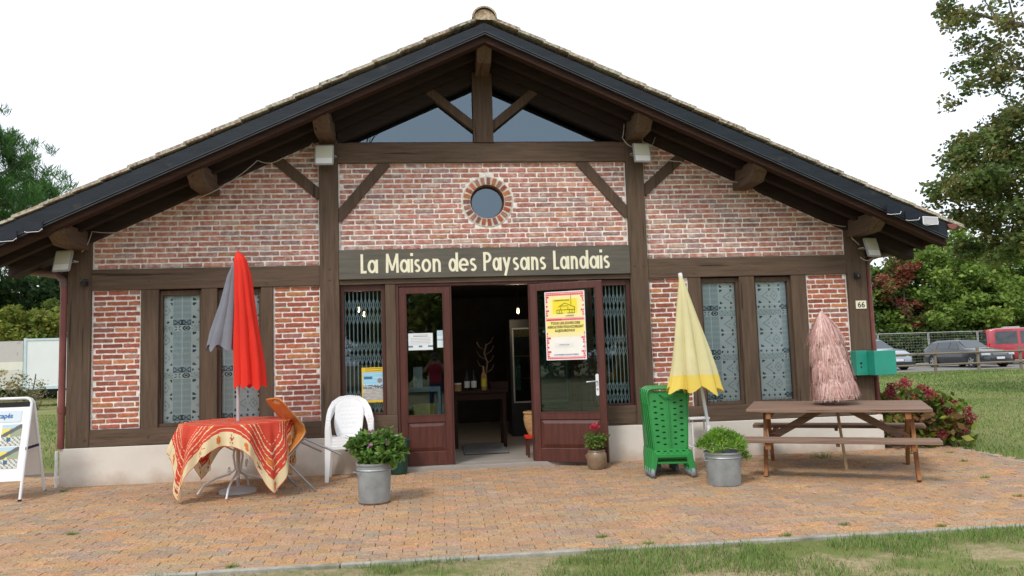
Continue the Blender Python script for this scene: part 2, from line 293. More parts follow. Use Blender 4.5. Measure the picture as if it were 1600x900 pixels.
def paving():
    M['paver'] = mat('pavers', (1, 1, 1), .9, .45, 70, attr=True, bump=.9, bscale=120, spec=.12, det=4, col2=((.27, .20, .14), .6, 1.3, .48, .74))
    A = .020; px_, py_ = .225, .112; g = .0065
    def wv(x): t = (x/px_) % 1; return A*(4*abs(t-.5)-1)
    mb = MB(); pal = [(.44, .27, .155), (.45, .285, .17), (.41, .27, .165), (.43, .285, .185), (.37, .26, .18), (.47, .275, .145), (.36, .265, .195)]
    row = 0; y = -4.03
    while y < 1.55:
        x = -8.4+(row % 2)*px_/2+rnd.uniform(-.01, .01)
        while x < 6.02:
            x1 = x+px_
            if not (y > -.06 and x > -5.4 and x < 5.4) and not (y > .35 and x > 0):
                if not (x < -5.3 and y > .9+(x+5.3)*-.1):
                    dz = rnd.uniform(-.003, .003); tl = rnd.uniform(-.012, .012)
                    ks = [x+.002, x+px_*.25, x+px_*.5, x+px_*.75, x1-.002]
                    ph = 0
                    lo = [(k, y+g+wv(k+ph)+rnd.uniform(-.002, .002)) for k in ks]; hi = [(k, y+py_-g+wv(k+ph)+rnd.uniform(-.002, .002)) for k in ks[::-1]]
                    ou = lo+hi; cx = x+px_/2; cy = y+py_/2; inn = [(cx+(a-cx)*.985, cy+(b-cy)*.88) for a, b in ou]
                    z = gz(cy)+dz
                    vs = [(a, b, z-.010+tl*(a-cx)) for a, b in ou]+[(a, b, z+tl*(a-cx)+.02*(b-cy)) for a, b in inn]+[(a, b, z-.035) for a, b in ou]
                    n = len(ou); c = jit(rnd.choice(pal), .07)
                    mb.add(vs, [list(range(n, 2*n))]+[(i, (i+1) % n, (i+1) % n+n, i+n) for i in range(n)]+[(i, (i+1) % n, (i+1) % n+2*n, i+2*n) for i in range(n)], c)
            x = x1
        y += py_; row += 1
    tag(mb.build('paving', 'paver'), kind='structure')
    j = MB(); jm = mat('joint_sand', (.13, .10, .07), .95, .3, 25, bump=.6)
    for y0, y1 in ((-4.05, -3), (-3, -2), (-2, -1), (-1, 0), (0, 1.5)):
        for xa, xb in (((-8.45, 6.06),) if y1 <= 0 else ((-8.45, -5.26), (5.26, 6.06))):
            if y0 == 0: y1 = 1.5 if xa < 0 else .4
            j.add([(xa, y0, gz(y0)-.013), (xb, y0, gz(y0)-.013), (xb, y1, gz(y1)-.013), (xa, y1, gz(y1)-.013)], [(0, 1, 2, 3)])
    tag(j.build('paving_joints', jm), kind='structure')
    km = mat('kerb_concrete', (.33, .32, .28), .9, .25, 9, bump=.5, bscale=50, streak=(3, (1, 1, 1), .55, .12, (.12, .13, .07), .6))
    k = MB(); x = -8.4
    while x < 6.1:
        w_ = .995; z = gz(-4.08)+rnd.uniform(-.002, .003)
        k.box(x, x+w_-.006, -4.105, -4.045, z-.12, z+.012); x += 1
    y = -4.04
    while y < .3:
        z = gz(y+.5); k.box(6.055, 6.11, y, y+.99, z-.12, z+.006); y += 1
    tag(k.build('kerb', km, bevel=.006), kind='structure')
paving()
def road():
    m = mat('asphalt', (.20, .195, .185), .95, .12, 3, bump=.3, spec=.1)
    mb = MB(); mb.box(17, 75, -4.2, 3.8, -.05, .045); o = mb.build('road', m, T=Matrix.Translation((0, 28.6, 0)) @ Matrix.Rotation(R(1), 4, 'Z')); tag(o, kind='structure')
road()

# ================================================================ SHOP BUILDING
B = thing('shop_building', 'half-timbered brick shop with a wide tiled gable roof and open red door', 'building')
def p_(name, mt, mb, **k): return mb.build(name, mt, B, **k)
YF = -.012
def brick_panel(z0, z1, xr, mt, whites=0, skip=None, name='brick_panel'):
    mb = MB(); cp = .066; lp = .253; mort = (.83, .79, .755) if whites else (.80, .75, .70)
    pal = [(.44, .185, .14)]*4+[(.38, .18, .15)]*3+[(.46, .20, .145)]*3+[(.48, .23, .14), (.30, .18, .17), (.36, .23, .21), (.48, .31, .25)] if whites else [(.38, .12, .08)]*4+[(.31, .10, .07)]*3+[(.43, .15, .08)]*2+[(.46, .20, .09), (.26, .12, .10), (.38, .19, .15)]
    n = int(round((z1-z0)/cp)); cp = (z1-z0)/n
    # mortar sheet in strips
    for k in range(n*2):
        za, zb = z0+k*cp/2, z0+(k+1)*cp/2; a = xr(za); b = xr(zb)
        if a[1]-a[0] > .01 and not skip:
            b = b if b[1] > b[0] else ((a[0]+a[1])/2,)*2
            mb.add([(a[0], .008, za), (a[1], .008, za), (b[1], .008, zb), (b[0], .008, zb)], [(0, 1, 2, 3)], jit(mort, .04))
    if skip:
        c0 = ((xr(z0)[0]+xr(z0)[1])/2, (z0+z1)/2); v, f = plate([(xr(z0)[0], z0), (xr(z0)[1], z0), (xr(z0)[1], z1), (xr(z0)[0], z1)], [ell(OX, OZ, .30, .30, 40)], .004); mb.add([(x, .010+q, z) for x, z, q in v], f, mort)
    row = 0
    for k in range(n):
        za = z0+k*cp+.0105; zb = z0+(k+1)*cp-.0105; x0, x1 = xr(zb); row += 1
        x0 += .022; x1 -= .018
        if x1-x0 < .05: continue
        x = -10+(lp/2 if row % 2 else 0)+rnd.uniform(-.012, .012)
        while x < x1:
            xe = x+lp*rnd.uniform(.96, 1.03); a = max(x+.0085, x0); b = min(xe-.0085, x1)
            segs = [(a, b)]
            if skip:
                dz_ = min(abs(za-OZ), abs(zb-OZ)) if not (za < OZ < zb) else 0
                if dz_ < .338:
                    hw_ = math.sqrt(.338**2-dz_**2)+.006; segs = [(a, min(b, OX-hw_)), (max(a, OX+hw_), b)]
            for a, b in segs:
              if b-a > .03:
                c = ((a+b)/2, (za+zb)/2)
                if True:
                    d = rnd.uniform(-.004, .003); e = .003
                    t = [(a+(b-a)*q, za+rnd.uniform(-e, e)) for q in (.015, .25, .5, .75, .985)]; u = [(a+(b-a)*q, zb+rnd.uniform(-e, e)) for q in (.985, .75, .5, .25, .015)]
                    l = [(a-.002+rnd.uniform(-.002, .003), c[1])]; r_ = [(b+rnd.uniform(-.003, .002), c[1])]
                    ou = t+r_+u+l; m_ = len(ou)
                    inn = [(c[0]+(q[0]-c[0])*(1-.008/(b-a)), c[1]+(q[1]-c[1])*.90) for q in ou]
                    vs = [(q[0], .009, q[1]) for q in ou]+[(q[0], .003+d*.3, q[1]) for q in ou]+[(q[0], d, q[1]) for q in inn]
                    fs = [(i, (i+1) % m_, (i+1) % m_+m_, i+m_) for i in range(m_)]+[(i+m_, (i+1) % m_+m_, (i+1) % m_+2*m_, i+2*m_) for i in range(m_)]+[list(range(2*m_, 3*m_))]
                    mb.add(vs, fs, jit(rnd.choice(pal), .16))
            x = xe
    return p_(name, mt, mb)
SL = .46
def rz(x): return 5.20-SL*abs(x)
brick_panel(.66, 2.35, lambda z: (-4.87, -4.29), 'brickl'); brick_panel(.66, 2.35, lambda z: (-2.70, -2.12), 'brickl')
brick_panel(.66, 2.35, lambda z: (2.12, 2.66), 'brickl'); brick_panel(.66, 2.35, lambda z: (4.29, 4.87), 'brickl')
brick_panel(2.61, 4.2, lambda z: (max(-4.87, -(5.22-z)/SL), -2.12), 'brick', 1)
brick_panel(2.61, 4.2, lambda z: (2.12, min(4.87, (5.22-z)/SL)), 'brick', 1)
OX, OZ = .03, 3.405
OX, OZ = .03, 3.405
def osk(a, b, za, zb):
    qx = min(max(OX, a), b); qz = min(max(OZ, za), zb); return math.hypot(qx-OX, qz-OZ) < .322
brick_panel(2.79, 3.92, lambda z: (-1.88, 1.88), 'brick', 1, osk)
# brick surround of the round window
o = MB()
o.lathe([(.225, 0), (.333, 0)], n=48, col=(.62, .57, .5)); o.lathe([(.333, 0), (.333, .012)], n=48, col=(.62, .57, .5)); o.lathe([(.225, 0), (.225, .2)], n=48, col=(.3, .2, .15))
for k in range(23):
    a0 = 2*math.pi*(k+.14)/23; a1 = 2*math.pi*(k+.86)/23; c = jit(rnd.choice([(.36, .10, .06), (.30, .09, .06), (.42, .16, .07), (.22, .10, .09), (.33, .17, .13)]), .12)
    P = [(r*math.cos(a), r*math.sin(a)) for r, a in ((.232, a0), (.232, a1), (.318+rnd.uniform(-.004, .004), a1-.02), (.318+rnd.uniform(-.004, .004), a0+.02))]
    o.prism(P, 'z', -.008, .002, c)
TO = Matrix.Translation((OX, -.002, OZ)) @ Matrix.Rotation(R(-90), 4, 'X')
p_('round_window_surround', 'brickl', o, T=TO)
rw = p_('round_window', 'redf', MB().lathe([(.2, 0), (.228, 0), (.228, .03), (.2, .03), (.2, 0)], n=48), T=Matrix.Translation((OX, .12, OZ)) @ Matrix.Rotation(R(-90), 4, 'X'))
v, f = plate(ell(0, 0, .21, .21, 40), [], .006); g_ = MB(); g_.add(v, f); g_.build('pane', 'gglass', rw, T=Matrix.Translation((0, 0, .012)))

# timber frame
def post(x0, x1, z0, z1, y=-.03, mt='wz', n='post', yb=.14): return p_(n, mt, MB().box(x0, x1, y, yb, z0, z1), bevel=.006)
for s in (-1, 1):
    post(*sorted((s*5.14, s*4.87)), .455, 2.93, -.035); post(*sorted((s*2.12, s*1.88)), .455, 4.22, -.045)
for a, b in ((-4.29, -4.08), (-3.57, -3.38), (-2.85, -2.70), (2.66, 2.83), (3.36, 3.565), (4.08, 4.29)): post(a, b, .655, 2.352, -.018)
for s in (-1, 1):
    a, b = sorted((s*4.873, s*2.117)); p_('beam', 'wx', MB().box(a, b, -.025, .14, .455, .657), bevel=.005)
    p_('beam', 'wx', MB().box(a, b, -.028, .14, 2.35, 2.61), bevel=.006)
    a, b = sorted((s*1.883, s*1.18)); p_('beam', 'wx', MB().box(a, b, -.02, .14, .455, .70), bevel=.005)
    post(*sorted((s*1.31, s*1.18)), .70, 2.355, -.015)
p_('tie_beam', 'wx', MB().box(-1.883, 1.883, -.038, .14, 3.92, 4.18), bevel=.007)
p_('lintel', 'wx', MB().box(-1.882, 1.882, -.026, .14, 2.352, 2.414), bevel=.003)
p_('king_post', 'wd', MB().box(-.13, .13, -.06, .12, 4.178, 5.12), bevel=.006)
def brace(a, b, w_=.135): p_('brace', 'wd', MB().beam((a[0], .03, a[1]), (b[0], .03, b[1]), w_, .105), bevel=.004)
for s in (-1, 1):
    brace((s*1.265, 3.935), (s*1.90, 3.20)); brace((s*2.70, 4.02), (s*2.10, 3.50)); brace((s*.70, 4.88), (s*.10, 4.39), .11)
pg = []
for x, z in ((-2.0, 2.56), (-2.0, 2.42), (-2.06, 4.05), (-1.95, 4.05), (2.06, 2.52), (1.94, 2.52), (2.0, 4.05), (-5.0, 2.5), (-4.92, .55), (4.95, 2.52), (-4.19, .56), (-3.47, .56), (-2.78, .56), (2.74, .56), (3.46, .56), (4.19, .56), (-4.19, 2.45), (-2.78, 2.4), (2.74, 2.4), (4.19, 2.4), (-.07, 4.28), (.07, 4.28), (-.05, 4.05), (-1.3, 4.0), (1.3, 4.0), (-2.03, .56), (2.03, .56)):
    p_('peg', 'wd', MB().tube([(0, 0, 0), (0, -.012, 0)], .011, 10), T=Matrix.Translation((x, -.058 if abs(z-4.28) < .01 else (-.043 if abs(abs(x)-2) < .1 else (-.036 if abs(z-4.03) < .06 or abs(x) > 4.85 else -.024)), z)))
# sign
sg = p_('signboard', 'sign', MB().box(-1.877, 1.877, -.062, -.03, 2.416, 2.79), bevel=.003)
def lettering():
    mb = MB(); cnt = [0]; W = .0325; y0 = -.0655
    def rib(pts, w_=W, closed=False):
        cnt[0] += 1; y = y0-cnt[0] % 7*.0005; n = len(pts); L_ = []; Rr = []
        for i, p in enumerate(pts):
            a = pts[(i-1) % n] if (closed or i) else p; b = pts[(i+1) % n] if (closed or i < n-1) else p
            d = Vector((b[0]-a[0], b[1]-a[1])).normalized(); nn = Vector((-d.y, d.x))*w_/2; L_.append((p[0]+nn.x, p[1]+nn.y)); Rr.append((p[0]-nn.x, p[1]-nn.y))
        for i in range(n if closed else n-1):
            j = (i+1) % n; q = [L_[i], L_[j], Rr[j], Rr[i]]
            mb.add([(a, y, b) for a, b in q]+[(a, -.061, b) for a, b in q], [(0, 1, 2, 3), (0, 4, 5, 1), (2, 6, 7, 3)]+([(0, 3, 7, 4)] if i == 0 else [])+([(1, 5, 6, 2)] if i == n-2 else []))
    def arc(cx, cy, rx, ry, a0, a1, n=14): return [(cx+rx*math.cos(R(a0+(a1-a0)*k/n)), cy+ry*math.sin(R(a0+(a1-a0)*k/n))) for k in range(n+1)]
    G = [(-1.607, -1.534, 'L'), (-1.52, -1.389, 'a'), (-1.292, -1.128, 'M'), (-1.116, -.988, 'a'), (-.976, -.951, 'i'), (-.933, -.853, 's'), (-.841, -.719, 'o'), (-.7, -.596, 'n'), (-.497, -.374, 'd'), (-.368, -.238, 'e'), (-.225, -.138, 's'), (-.051, .055, 'P'), (.067, .185, 'a'), (.198, .304, 'y'), (.329, .411, 's'), (.423, .549, 'a'), (.568, .662, 'n'), (.681, .763, 's'), (.858, .934, 'L'), (.947, 1.068, 'a'), (1.087, 1.182, 'n'), (1.201, 1.322, 'd'), (1.335, 1.463, 'a'), (1.478, 1.502, 'i'), (1.521, 1.604, 's')]
    b = 2.487; X = .172; C = .245; h = W/2; ends = (1, 7, 10, 17, 24); nonlocal_mb = [mb]
    for gi, (x0, x1, c) in enumerate(G):
        w_ = x1-x0; xm = (x0+x1)/2
        if c == 'L': rib([(x0+h, b+C), (x0+h, b)]); rib([(x0, b+h), (x1, b+h)])
        if c in 'ado' or c == 'e': pass
        if c in 'ad':
            rx = (w_-h)/2; rib(arc(x0+h+rx-h, b+X/2, rx-h, X/2-h, 0, 360, 24)[:-1], W, True); rib([(x1-h, b), (x1-h, b+(C if c == 'd' else X))])
        if c == 'o': rib(arc(xm, b+X/2, w_/2-h, X/2-h, 0, 360, 24)[:-1], W, True)
        if c == 'e': rib(arc(xm, b+X/2, w_/2-h, X/2-h, 0, 315, 22)); rib([(x0+h, b+X/2), (x1-.003, b+X/2)], W*.8)
        if c == 'n': rib([(x0+h, b), (x0+h, b+X)]); rib([(x1-h, b), (x1-h, b+X*.5)]+arc(xm, b+X*.55, w_/2-h, X*.45-h, 0, 170, 10))
        if c == 'i': rib([(xm, b), (xm, b+X)]); rib([(xm, b+C-.034), (xm, b+C+.004)], W*1.1)
        if c == 's':
            q = X/4; r1 = w_/2-h
            rib(arc(xm, b+3*q-h*.35, r1, q-h*.65, 35, 270, 12)+arc(xm, b+q+h*.35, r1, q-h*.65, 90, -145, 12)[1:], W*.92)
        if c == 'M': rib([(x0+h, b), (x0+h*1.3, b+C)]); rib([(x1-h, b), (x1-h*1.3, b+C)]); rib([(x0+h*1.3, b+C), (xm, b+.03)], W*.85); rib([(x1-h*1.3, b+C), (xm, b+.03)], W*.85)
        if c == 'P': rib([(x0+h, b), (x0+h, b+C)]); rib([(x0+h, b+C-h)]+arc(x1-.065, b+C-h-.055, .065-h, .055, 90, -90, 10)+[(x0+h, b+C-h-.11)])
        if c == 'y': rib([(x0+h, b+X), (xm+.002, b+.02)]); rib([(x1-h, b+X), (xm-.022, b-.065)])
        if gi in ends: mb.build('word', 'letter', sg); mb.__init__()
lettering()

# plinth, side and back walls, interior room
p_('plinth', 'plinth', MB().prism([(-5.20, -.045), (-1.165, -.045), (-1.165, .14), (-4.98, .14), (-4.98, 9), (-5.20, 9)], 'z', -.05, .45), bevel=.006)
p_('plinth', 'plinth', MB().prism([(1.165, -.045), (5.22, -.045), (5.22, 9), (5.0, 9), (5.0, .14), (1.165, .14)], 'z', -.05, .45), bevel=.006)
p_('threshold', 'floor', MB().box(-1.16, 1.16, -.10, .6, -.04, .048), bevel=.004)
wl = MB()
for s in (-1, 1):
    a, b = sorted((s*5.12, s*4.98)); wl.box(a, b, .15, 9, .45, 2.95)
wl.prism([(-5.1, .45), (5.1, .45), (5.1, 2.98), (0, 5.2), (-5.1, 2.98)], 'y', 8.9, 9)
p_('side_wall', 'plinth', wl)
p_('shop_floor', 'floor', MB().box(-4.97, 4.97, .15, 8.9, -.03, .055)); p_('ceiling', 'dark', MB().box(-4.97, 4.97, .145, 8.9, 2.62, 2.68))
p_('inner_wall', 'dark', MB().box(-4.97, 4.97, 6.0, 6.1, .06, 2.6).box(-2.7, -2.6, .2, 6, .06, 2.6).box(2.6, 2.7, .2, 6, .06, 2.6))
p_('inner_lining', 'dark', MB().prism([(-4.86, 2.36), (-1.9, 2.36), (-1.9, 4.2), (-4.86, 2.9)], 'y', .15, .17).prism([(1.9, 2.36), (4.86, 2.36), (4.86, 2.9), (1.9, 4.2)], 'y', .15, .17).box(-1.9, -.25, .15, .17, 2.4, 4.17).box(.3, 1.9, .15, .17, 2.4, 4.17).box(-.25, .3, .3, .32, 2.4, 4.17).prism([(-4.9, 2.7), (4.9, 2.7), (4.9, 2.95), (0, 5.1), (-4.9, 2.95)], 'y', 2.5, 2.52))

# roof
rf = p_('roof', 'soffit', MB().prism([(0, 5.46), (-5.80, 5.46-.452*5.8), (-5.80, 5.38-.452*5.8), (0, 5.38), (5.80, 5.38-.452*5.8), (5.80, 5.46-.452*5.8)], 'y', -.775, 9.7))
def slopebar(name, mt, y0, y1, top, bot, x1=5.8, x0=0., par=B, bev=.004):
    for s in (-1, 1):
        MB().prism([(s*x0, top(x0)), (s*x1, top(x1)), (s*x1, bot(x1)), (s*x0, bot(x0))], 'y', y0, y1).build(name, mt, par, bevel=bev)
slopebar('fascia', 'fascia', -.822, -.78, lambda x: min(5.50-.4525*x, 5.455-.30*x*.0+.0) if x < .05 else 5.52-.4525*x, lambda x: 5.315-.4545*x)
slopebar('fascia_moulding', 'trim', -.836, -.80, lambda x: 5.343-.4545*x, lambda x: 5.334-.4545*x, bev=0)
slopebar('fascia_moulding', 'trim', -.832, -.80, lambda x: 5.318-.4545*x, lambda x: 5.309-.4545*x, bev=0)
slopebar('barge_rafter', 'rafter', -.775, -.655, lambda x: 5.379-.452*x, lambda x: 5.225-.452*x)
slopebar('rafter', 'rafter_shade', -.36, -.26, lambda x: 5.379-.452*x, lambda x: 5.24-.452*x)
slopebar('wall_rafter', 'rafter_shade', -.10, .13, lambda x: 5.379-.452*x, lambda x: 5.19-SL*x, bev=.003)
slopebar('rafter', 'rafter_shade', -.02, .10, lambda x: 5.19-SL*x, lambda x: 5.03-SL*x, x1=1.885)
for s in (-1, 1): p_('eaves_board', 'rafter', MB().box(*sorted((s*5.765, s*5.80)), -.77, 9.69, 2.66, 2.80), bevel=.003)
# side rafters under the eaves
er = MB()
for k in range(14):
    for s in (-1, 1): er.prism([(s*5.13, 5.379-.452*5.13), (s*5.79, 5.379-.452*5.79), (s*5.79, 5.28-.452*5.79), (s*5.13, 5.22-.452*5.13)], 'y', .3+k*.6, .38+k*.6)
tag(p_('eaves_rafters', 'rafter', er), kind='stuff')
for s in (-1, 1): p_('wall_plate', 'wy', MB().box(*sorted((s*4.87, s*5.1)), -.02, 8.9, 2.93, 3.03))
def purlin(xc, ztop, w_=.2, h=.22, yb=.1, sl=0):
    # end carved into a curved console
    z0 = ztop-h; pr = [(yb, ztop), (yb, z0), (-.52, z0), (-.70, z0+h-.10), (-.705, ztop)]
    p_('purlin', 'wy', MB().prism(pr, 'x', xc-w_/2, xc+w_/2), bevel=.006)
purlin(0, 5.32, .185, .26)
for s in (-1, 1): purlin(s*2.0, 4.42, .2, .24); purlin(s*3.455, 3.76, .2, .25); purlin(s*4.99, 3.07, .2, .23)
# tiles
def tiles():
    mb = MB(); pal = [(.27, .18, .13), (.32, .21, .15), (.25, .20, .16), (.20, .16, .13), (.36, .29, .22)]
    for s in (-1, 1):
        x = .10; i = 0
        while x < 5.83:
            L_ = .31
            for row in range(2):
                xa, xb = x+row*.0, x+L_+.03
                za, zb = 5.535-.4525*xa+.012+.02*row, 5.535-.4525*xb+.030+.02*row
                ya = -.845+.008*rnd.random()+row*.006; yb = -.62
                c = jit(rnd.choice(pal), .2); zz = rnd.uniform(-.004, .004)
                vs = []
                for y in (ya, yb):
                    vs += [(s*xa, y, za+zz), (s*xb, y, zb+zz), (s*xb, y, zb-.021+zz), (s*xa, y, za-.021+zz)]
                mb.add(vs, [(0, 1, 2, 3), (4, 7, 6, 5), (0, 4, 5, 1), (1, 5, 6, 2), (2, 6, 7, 3), (3, 7, 4, 0)], c)
            x += L_; i += 1
        # the field behind: rows of half-round covers
        y = -.52
        while y < 9.6:
            x = .1
            while x < 5.85:
                xa, xb = x, min(x+.36, 5.88); c = jit(rnd.choice(pal), .2); vs = []
                for xx, dz in ((xa, .0), (xb, .022)):
                    for k in range(7):
                        t = math.pi*k/6; vs.append((s*xx, y+.1*math.cos(t), 5.50-.4525*xx+dz+.05*math.sin(t)))
                mb.add(vs, [(k, k+1, k+8, k+7) for k in range(6)], c); x += .34
            y += .19
    p_('roof_tiles', 'tile', mb)
    r_ = MB(); y = -.87
    while y < 9.7:
        vs = []; c = jit((.40, .22, .12), .12)
        for yy, rr_ in ((y, .155), (y+.42, .14)):
            for k in range(13): t = math.pi*k/12; vs.append((rr_*math.cos(t), yy, 5.50+rr_*.95*math.sin(t)))
        for rr_ in (.135,):
            for k in range(13): t = math.pi*k/12; vs.append((rr_*math.cos(t), y+.001, 5.50+rr_*.95*math.sin(t)))
        r_.add(vs, [(k, k+1, k+14, k+13) for k in range(12)]+[(k, k+26, k+27, k+1) for k in range(12)], c)
        if y < -.8: r_.add([(.137*math.cos(math.pi*k/12), y+.03, 5.485+.13*math.sin(math.pi*k/12)) for k in range(13)], [list(range(13))], c)
        y += .40
    p_('ridge_tiles', 'tile', r_, smooth=True)
tiles()
# gutters, downpipes
for s in (-1, 1):
    gu = MB(); pts = [(s*(5.86+.065*math.cos(R(a))), 2.875+.065*math.sin(R(a))) for a in range(180, 361, 20)]
    gu.add([(x, y, z) for y in (-.84, 9.6) for x, z in pts], [(k, k+1, k+len(pts)+1, k+len(pts)) for k in range(len(pts)-1)]+[list(range(len(pts)))]); p_('gutter', 'pipe', gu, solid=.004)
p_('downpipe', ['gutter', 'pipe'], MB().tube([(-5.84, .25, 2.80), (-5.84, .24, 2.70), (-5.80, .22, 2.64), (-5.45, .08, 2.585), (-5.27, .0, 2.55), (-5.2, -.02, 2.48), (-5.185, -.03, 2.40)], .044, 12, mi=0).tube([(-5.185, -.03, 2.405), (-5.19, -.03, .45)], .04, 12, mi=1).tube([(-5.19, -.03, .88), (-5.19, -.03, .95)], .049, 12, mi=1), smooth=True)
p_('downpipe', ['gutter', 'pipe'], MB().tube([(5.84, .25, 2.80), (5.84, .24, 2.72), (5.80, .22, 2.66), (5.45, .16, 2.62), (5.3, .1, 2.58), (5.22, .08, 2.5), (5.215, .06, 2.40)], .044, 12, mi=0).tube([(5.215, .06, 2.405), (5.23, .06, .45)], .036, 12, mi=1), smooth=True)
p_('drain_pipe', 'white', MB().tube([(-5.222, -.06, .43), (-5.225, -.06, -.02)], .018, 10).tube([(-5.223, -.06, .10), (-5.224, -.06, .13)], .023, 10), smooth=True)

# windows with patterned film
def film_col(u, z):       # u, z in metres: rows of cement-tile motifs
    bg = (.64, .72, .70); dk = (.035, .075, .10); md = (.34, .45, .46); lt = (.76, .83, .81)
    P = .60; q = z % P; cw = .12; ci = int(u//cw); cu_ = (u % cw)/cw-.5
    big = u % .62
    if q < .15 and .20 < big < .44:      # dark ornament pair
        a = ((big-.20) % .12)/.12-.5; b = (q % .075)/.075-.5
        if q > .075:
            if abs(abs(a)-abs(b)) < .10 and max(abs(a), abs(b)) < .42: return dk
            if max(abs(a), abs(b)) > .40: return dk
            return bg if abs(a)+abs(b) < .2 else md
        rr_ = math.hypot(a, b)
        if big > .32: return dk if (rr_ < .45 and not .18 < rr_ < .26) else bg
        return dk if (abs(abs(a)-abs(b)) < .09 and .12 < abs(a) < .38) else bg
    if q < .075:
        return md if (int(u*83)+int(q*83)) % 3 == 0 or (int(u*83)-int(q*83)) % 4 == 0 else bg
    if q < .15:
        a = (u % .085)/.085-.5; b = (q-.112)/.075; return dk if abs(a)+abs(b) < .24 else bg
    qq = (q-.15)/.45
    if .20 < big < .44:
        if abs(big-.32) < .006: return lt
        return md if (int(u*160)+int(z*120)) % 2 and (int(z*40) % 3) else (.48, .58, .58)
    a = ((big-.44) % .38)/.38-.5 if big > .20 else (big/.20-.5); b = (qq*2 % 1)-.5 if False else (((q-.15) % .225)/.225-.5)
    d = abs(a)+abs(b)
    if d < .09: return md
    if .24 < d < .31: return md
    if abs(abs(a)-.37) < .06 and abs(abs(b)-.37) < .07 and (abs(a)+abs(b)) > .68: return dk
    if abs(b) > .485: return lt
    return bg
def film_window(x0, x1, z0=.70, z1=2.335, seed=0):
    w_ = p_('window', 'wd', MB().box(x0, x0+.035, .03, .09, z0, z1).box(x1-.035, x1, .03, .09, z0, z1).box(x0+.036, x1-.036, .03, .09, z1-.06, z1).box(x0-.01, x1+.01, .012, .09, z0-.04, z0+.0), bevel=.003)
    MB().box(x0+.035, x1-.035, .068, .072, z0, z1-.06).build('pane', 'fglass', w_)
    c = MB(); nu = int((x1-x0-.06)/.0085); nv = int((z1-z0-.03)/.0085)
    c.grid(lambda u, v: (x0+.03+u*(x1-x0-.06), .092+.0015*math.sin(u*9+seed), z0+v*(z1-z0-.03)), nu, nv, lambda u, v: film_col(.07+seed*.11+u*(x1-x0), .05+v*(z1-z0)))
    c.build('patterned_film', 'film', w_)
for i, (a, b) in enumerate(((-4.08, -3.57), (-3.38, -2.85), (2.83, 3.36), (3.565, 4.08))): film_window(a, b, seed=(0, 2, 1, 3)[i])
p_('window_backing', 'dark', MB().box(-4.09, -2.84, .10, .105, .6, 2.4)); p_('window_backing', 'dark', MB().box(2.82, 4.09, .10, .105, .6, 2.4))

# side lights with folding security grille
def grille(x0, x1, z0, z1, par, y=.105):
    g = MB(); n = 9; dx = (x1-x0)/n
    for k in range(n+1):
        x = x0+k*dx; g.tube([(x, y, z0), (x, y, z1)], .0075, 5)
    rows = [(z0+.02, z0+.30), (z0+.62, z0+.92), (z0+1.12, z1-.10)]
    for a, b in rows:
        m_ = max(1, int(round((b-a)/.15)))
        for k in range(n):
            x = x0+k*dx
            for j in range(m_):
                za = a+(b-a)*j/m_; zb = a+(b-a)*(j+1)/m_
                g.tube([(x, y-.006, za), (x+dx, y-.006, zb)], .0052, 4); g.tube([(x, y+.006, zb), (x+dx, y+.006, za)], .0052, 4)
    g.build('security_grille', 'grille', par)
for s in (-1, 1):
    x0, x1 = sorted((s*1.875, s*1.315)); w_ = p_('side_window', 'redf', MB().box(x0, x0+.045, .02, .09, .70, 2.345).box(x1-.045, x1, .02, .09, .70, 2.345).box(x0+.046, x1-.046, .02, .09, 2.27, 2.345).box(x0+.046, x1-.046, .02, .09, .70, .73), bevel=.003)
    MB().box(x0+.045, x1-.045, .05, .054, .73, 2.27).build('pane', 'sglass', w_); grille(x0+.05, x1-.05, .72, 2.28, w_)
# fixed narrow leaves either side of the opening, transom frame
def leafdoor(name, w_, par, T, sill, handle=False):
    """leaf in local x 0..w_, front at y=0 facing -y, z 0..h"""
    h = 2.26; st = .085; fr = MB()
    fr.box(0, st, 0, .05, 0, h).box(w_-st, w_, 0, .05, 0, h).box(st, w_-st, 0, .05, h-.09, h).box(st, w_-st, 0, .05, sill-.09, sill).box(st, w_-st, 0, .05, 0, .17)
    o = fr.build(name, 'red', par, bevel=.004, T=T)
    pn = MB(); a, b, c, d = st-.004, w_-st+.004, .166, sill-.086
    pn.box(a, b, .018, .034, c, d); pn.prism([(0, 0)], 'y', 0, 0) if False else None
    q = [(a+.012, c+.012), (b-.012, c+.012), (b-.012, d-.012), (a+.012, d-.012)]; r_ = [(a+.055, c+.055), (b-.055, c+.055), (b-.055, d-.055), (a+.055, d-.055)]
    pn.add([(x, .017, z) for x, z in q]+[(x, .004, z) for x, z in r_], [(4, 5, 6, 7), (0, 1, 5, 4), (1, 2, 6, 5), (2, 3, 7, 6), (3, 0, 4, 7)])
    pn.build('door_panel', 'red', o, bevel=.002)
    bd = MB().box(st, w_-st, -.004, .012, sill-.012, sill+.006).box(st, st+.012, -.003, .012, sill+.007, h-.09).box(w_-st-.012, w_-st, -.003, .012, sill+.007, h-.09); bd.build('glazing_bead', 'redf', o)
    MB().box(st-.01, w_-st+.01, .022, .026, sill-.01, h-.085).build('pane', 'glass', o)
    return o
p_('door_frame', 'redf', MB().box(-1.178, -1.145, -.005, .1, .05, 2.35).box(1.145, 1.178, -.005, .1, .05, 2.35).box(-1.144, 1.144, -.005, .1, 2.315, 2.351).box(-.49, -.472, .0, .07, .05, 2.314).box(.525, .55, .0, .07, .05, 2.314), bevel=.003)
leafdoor('fixed_door_leaf', .652, B, Matrix.Translation((-1.143, .01, .052)), .625)
leafdoor('fixed_door_leaf', .592, B, Matrix.Translation((.551, .01, .052)), .625)
TD = Matrix.Translation((.54, -.03, .042)) @ Matrix.Rotation(-R(24.7), 4, 'Z')
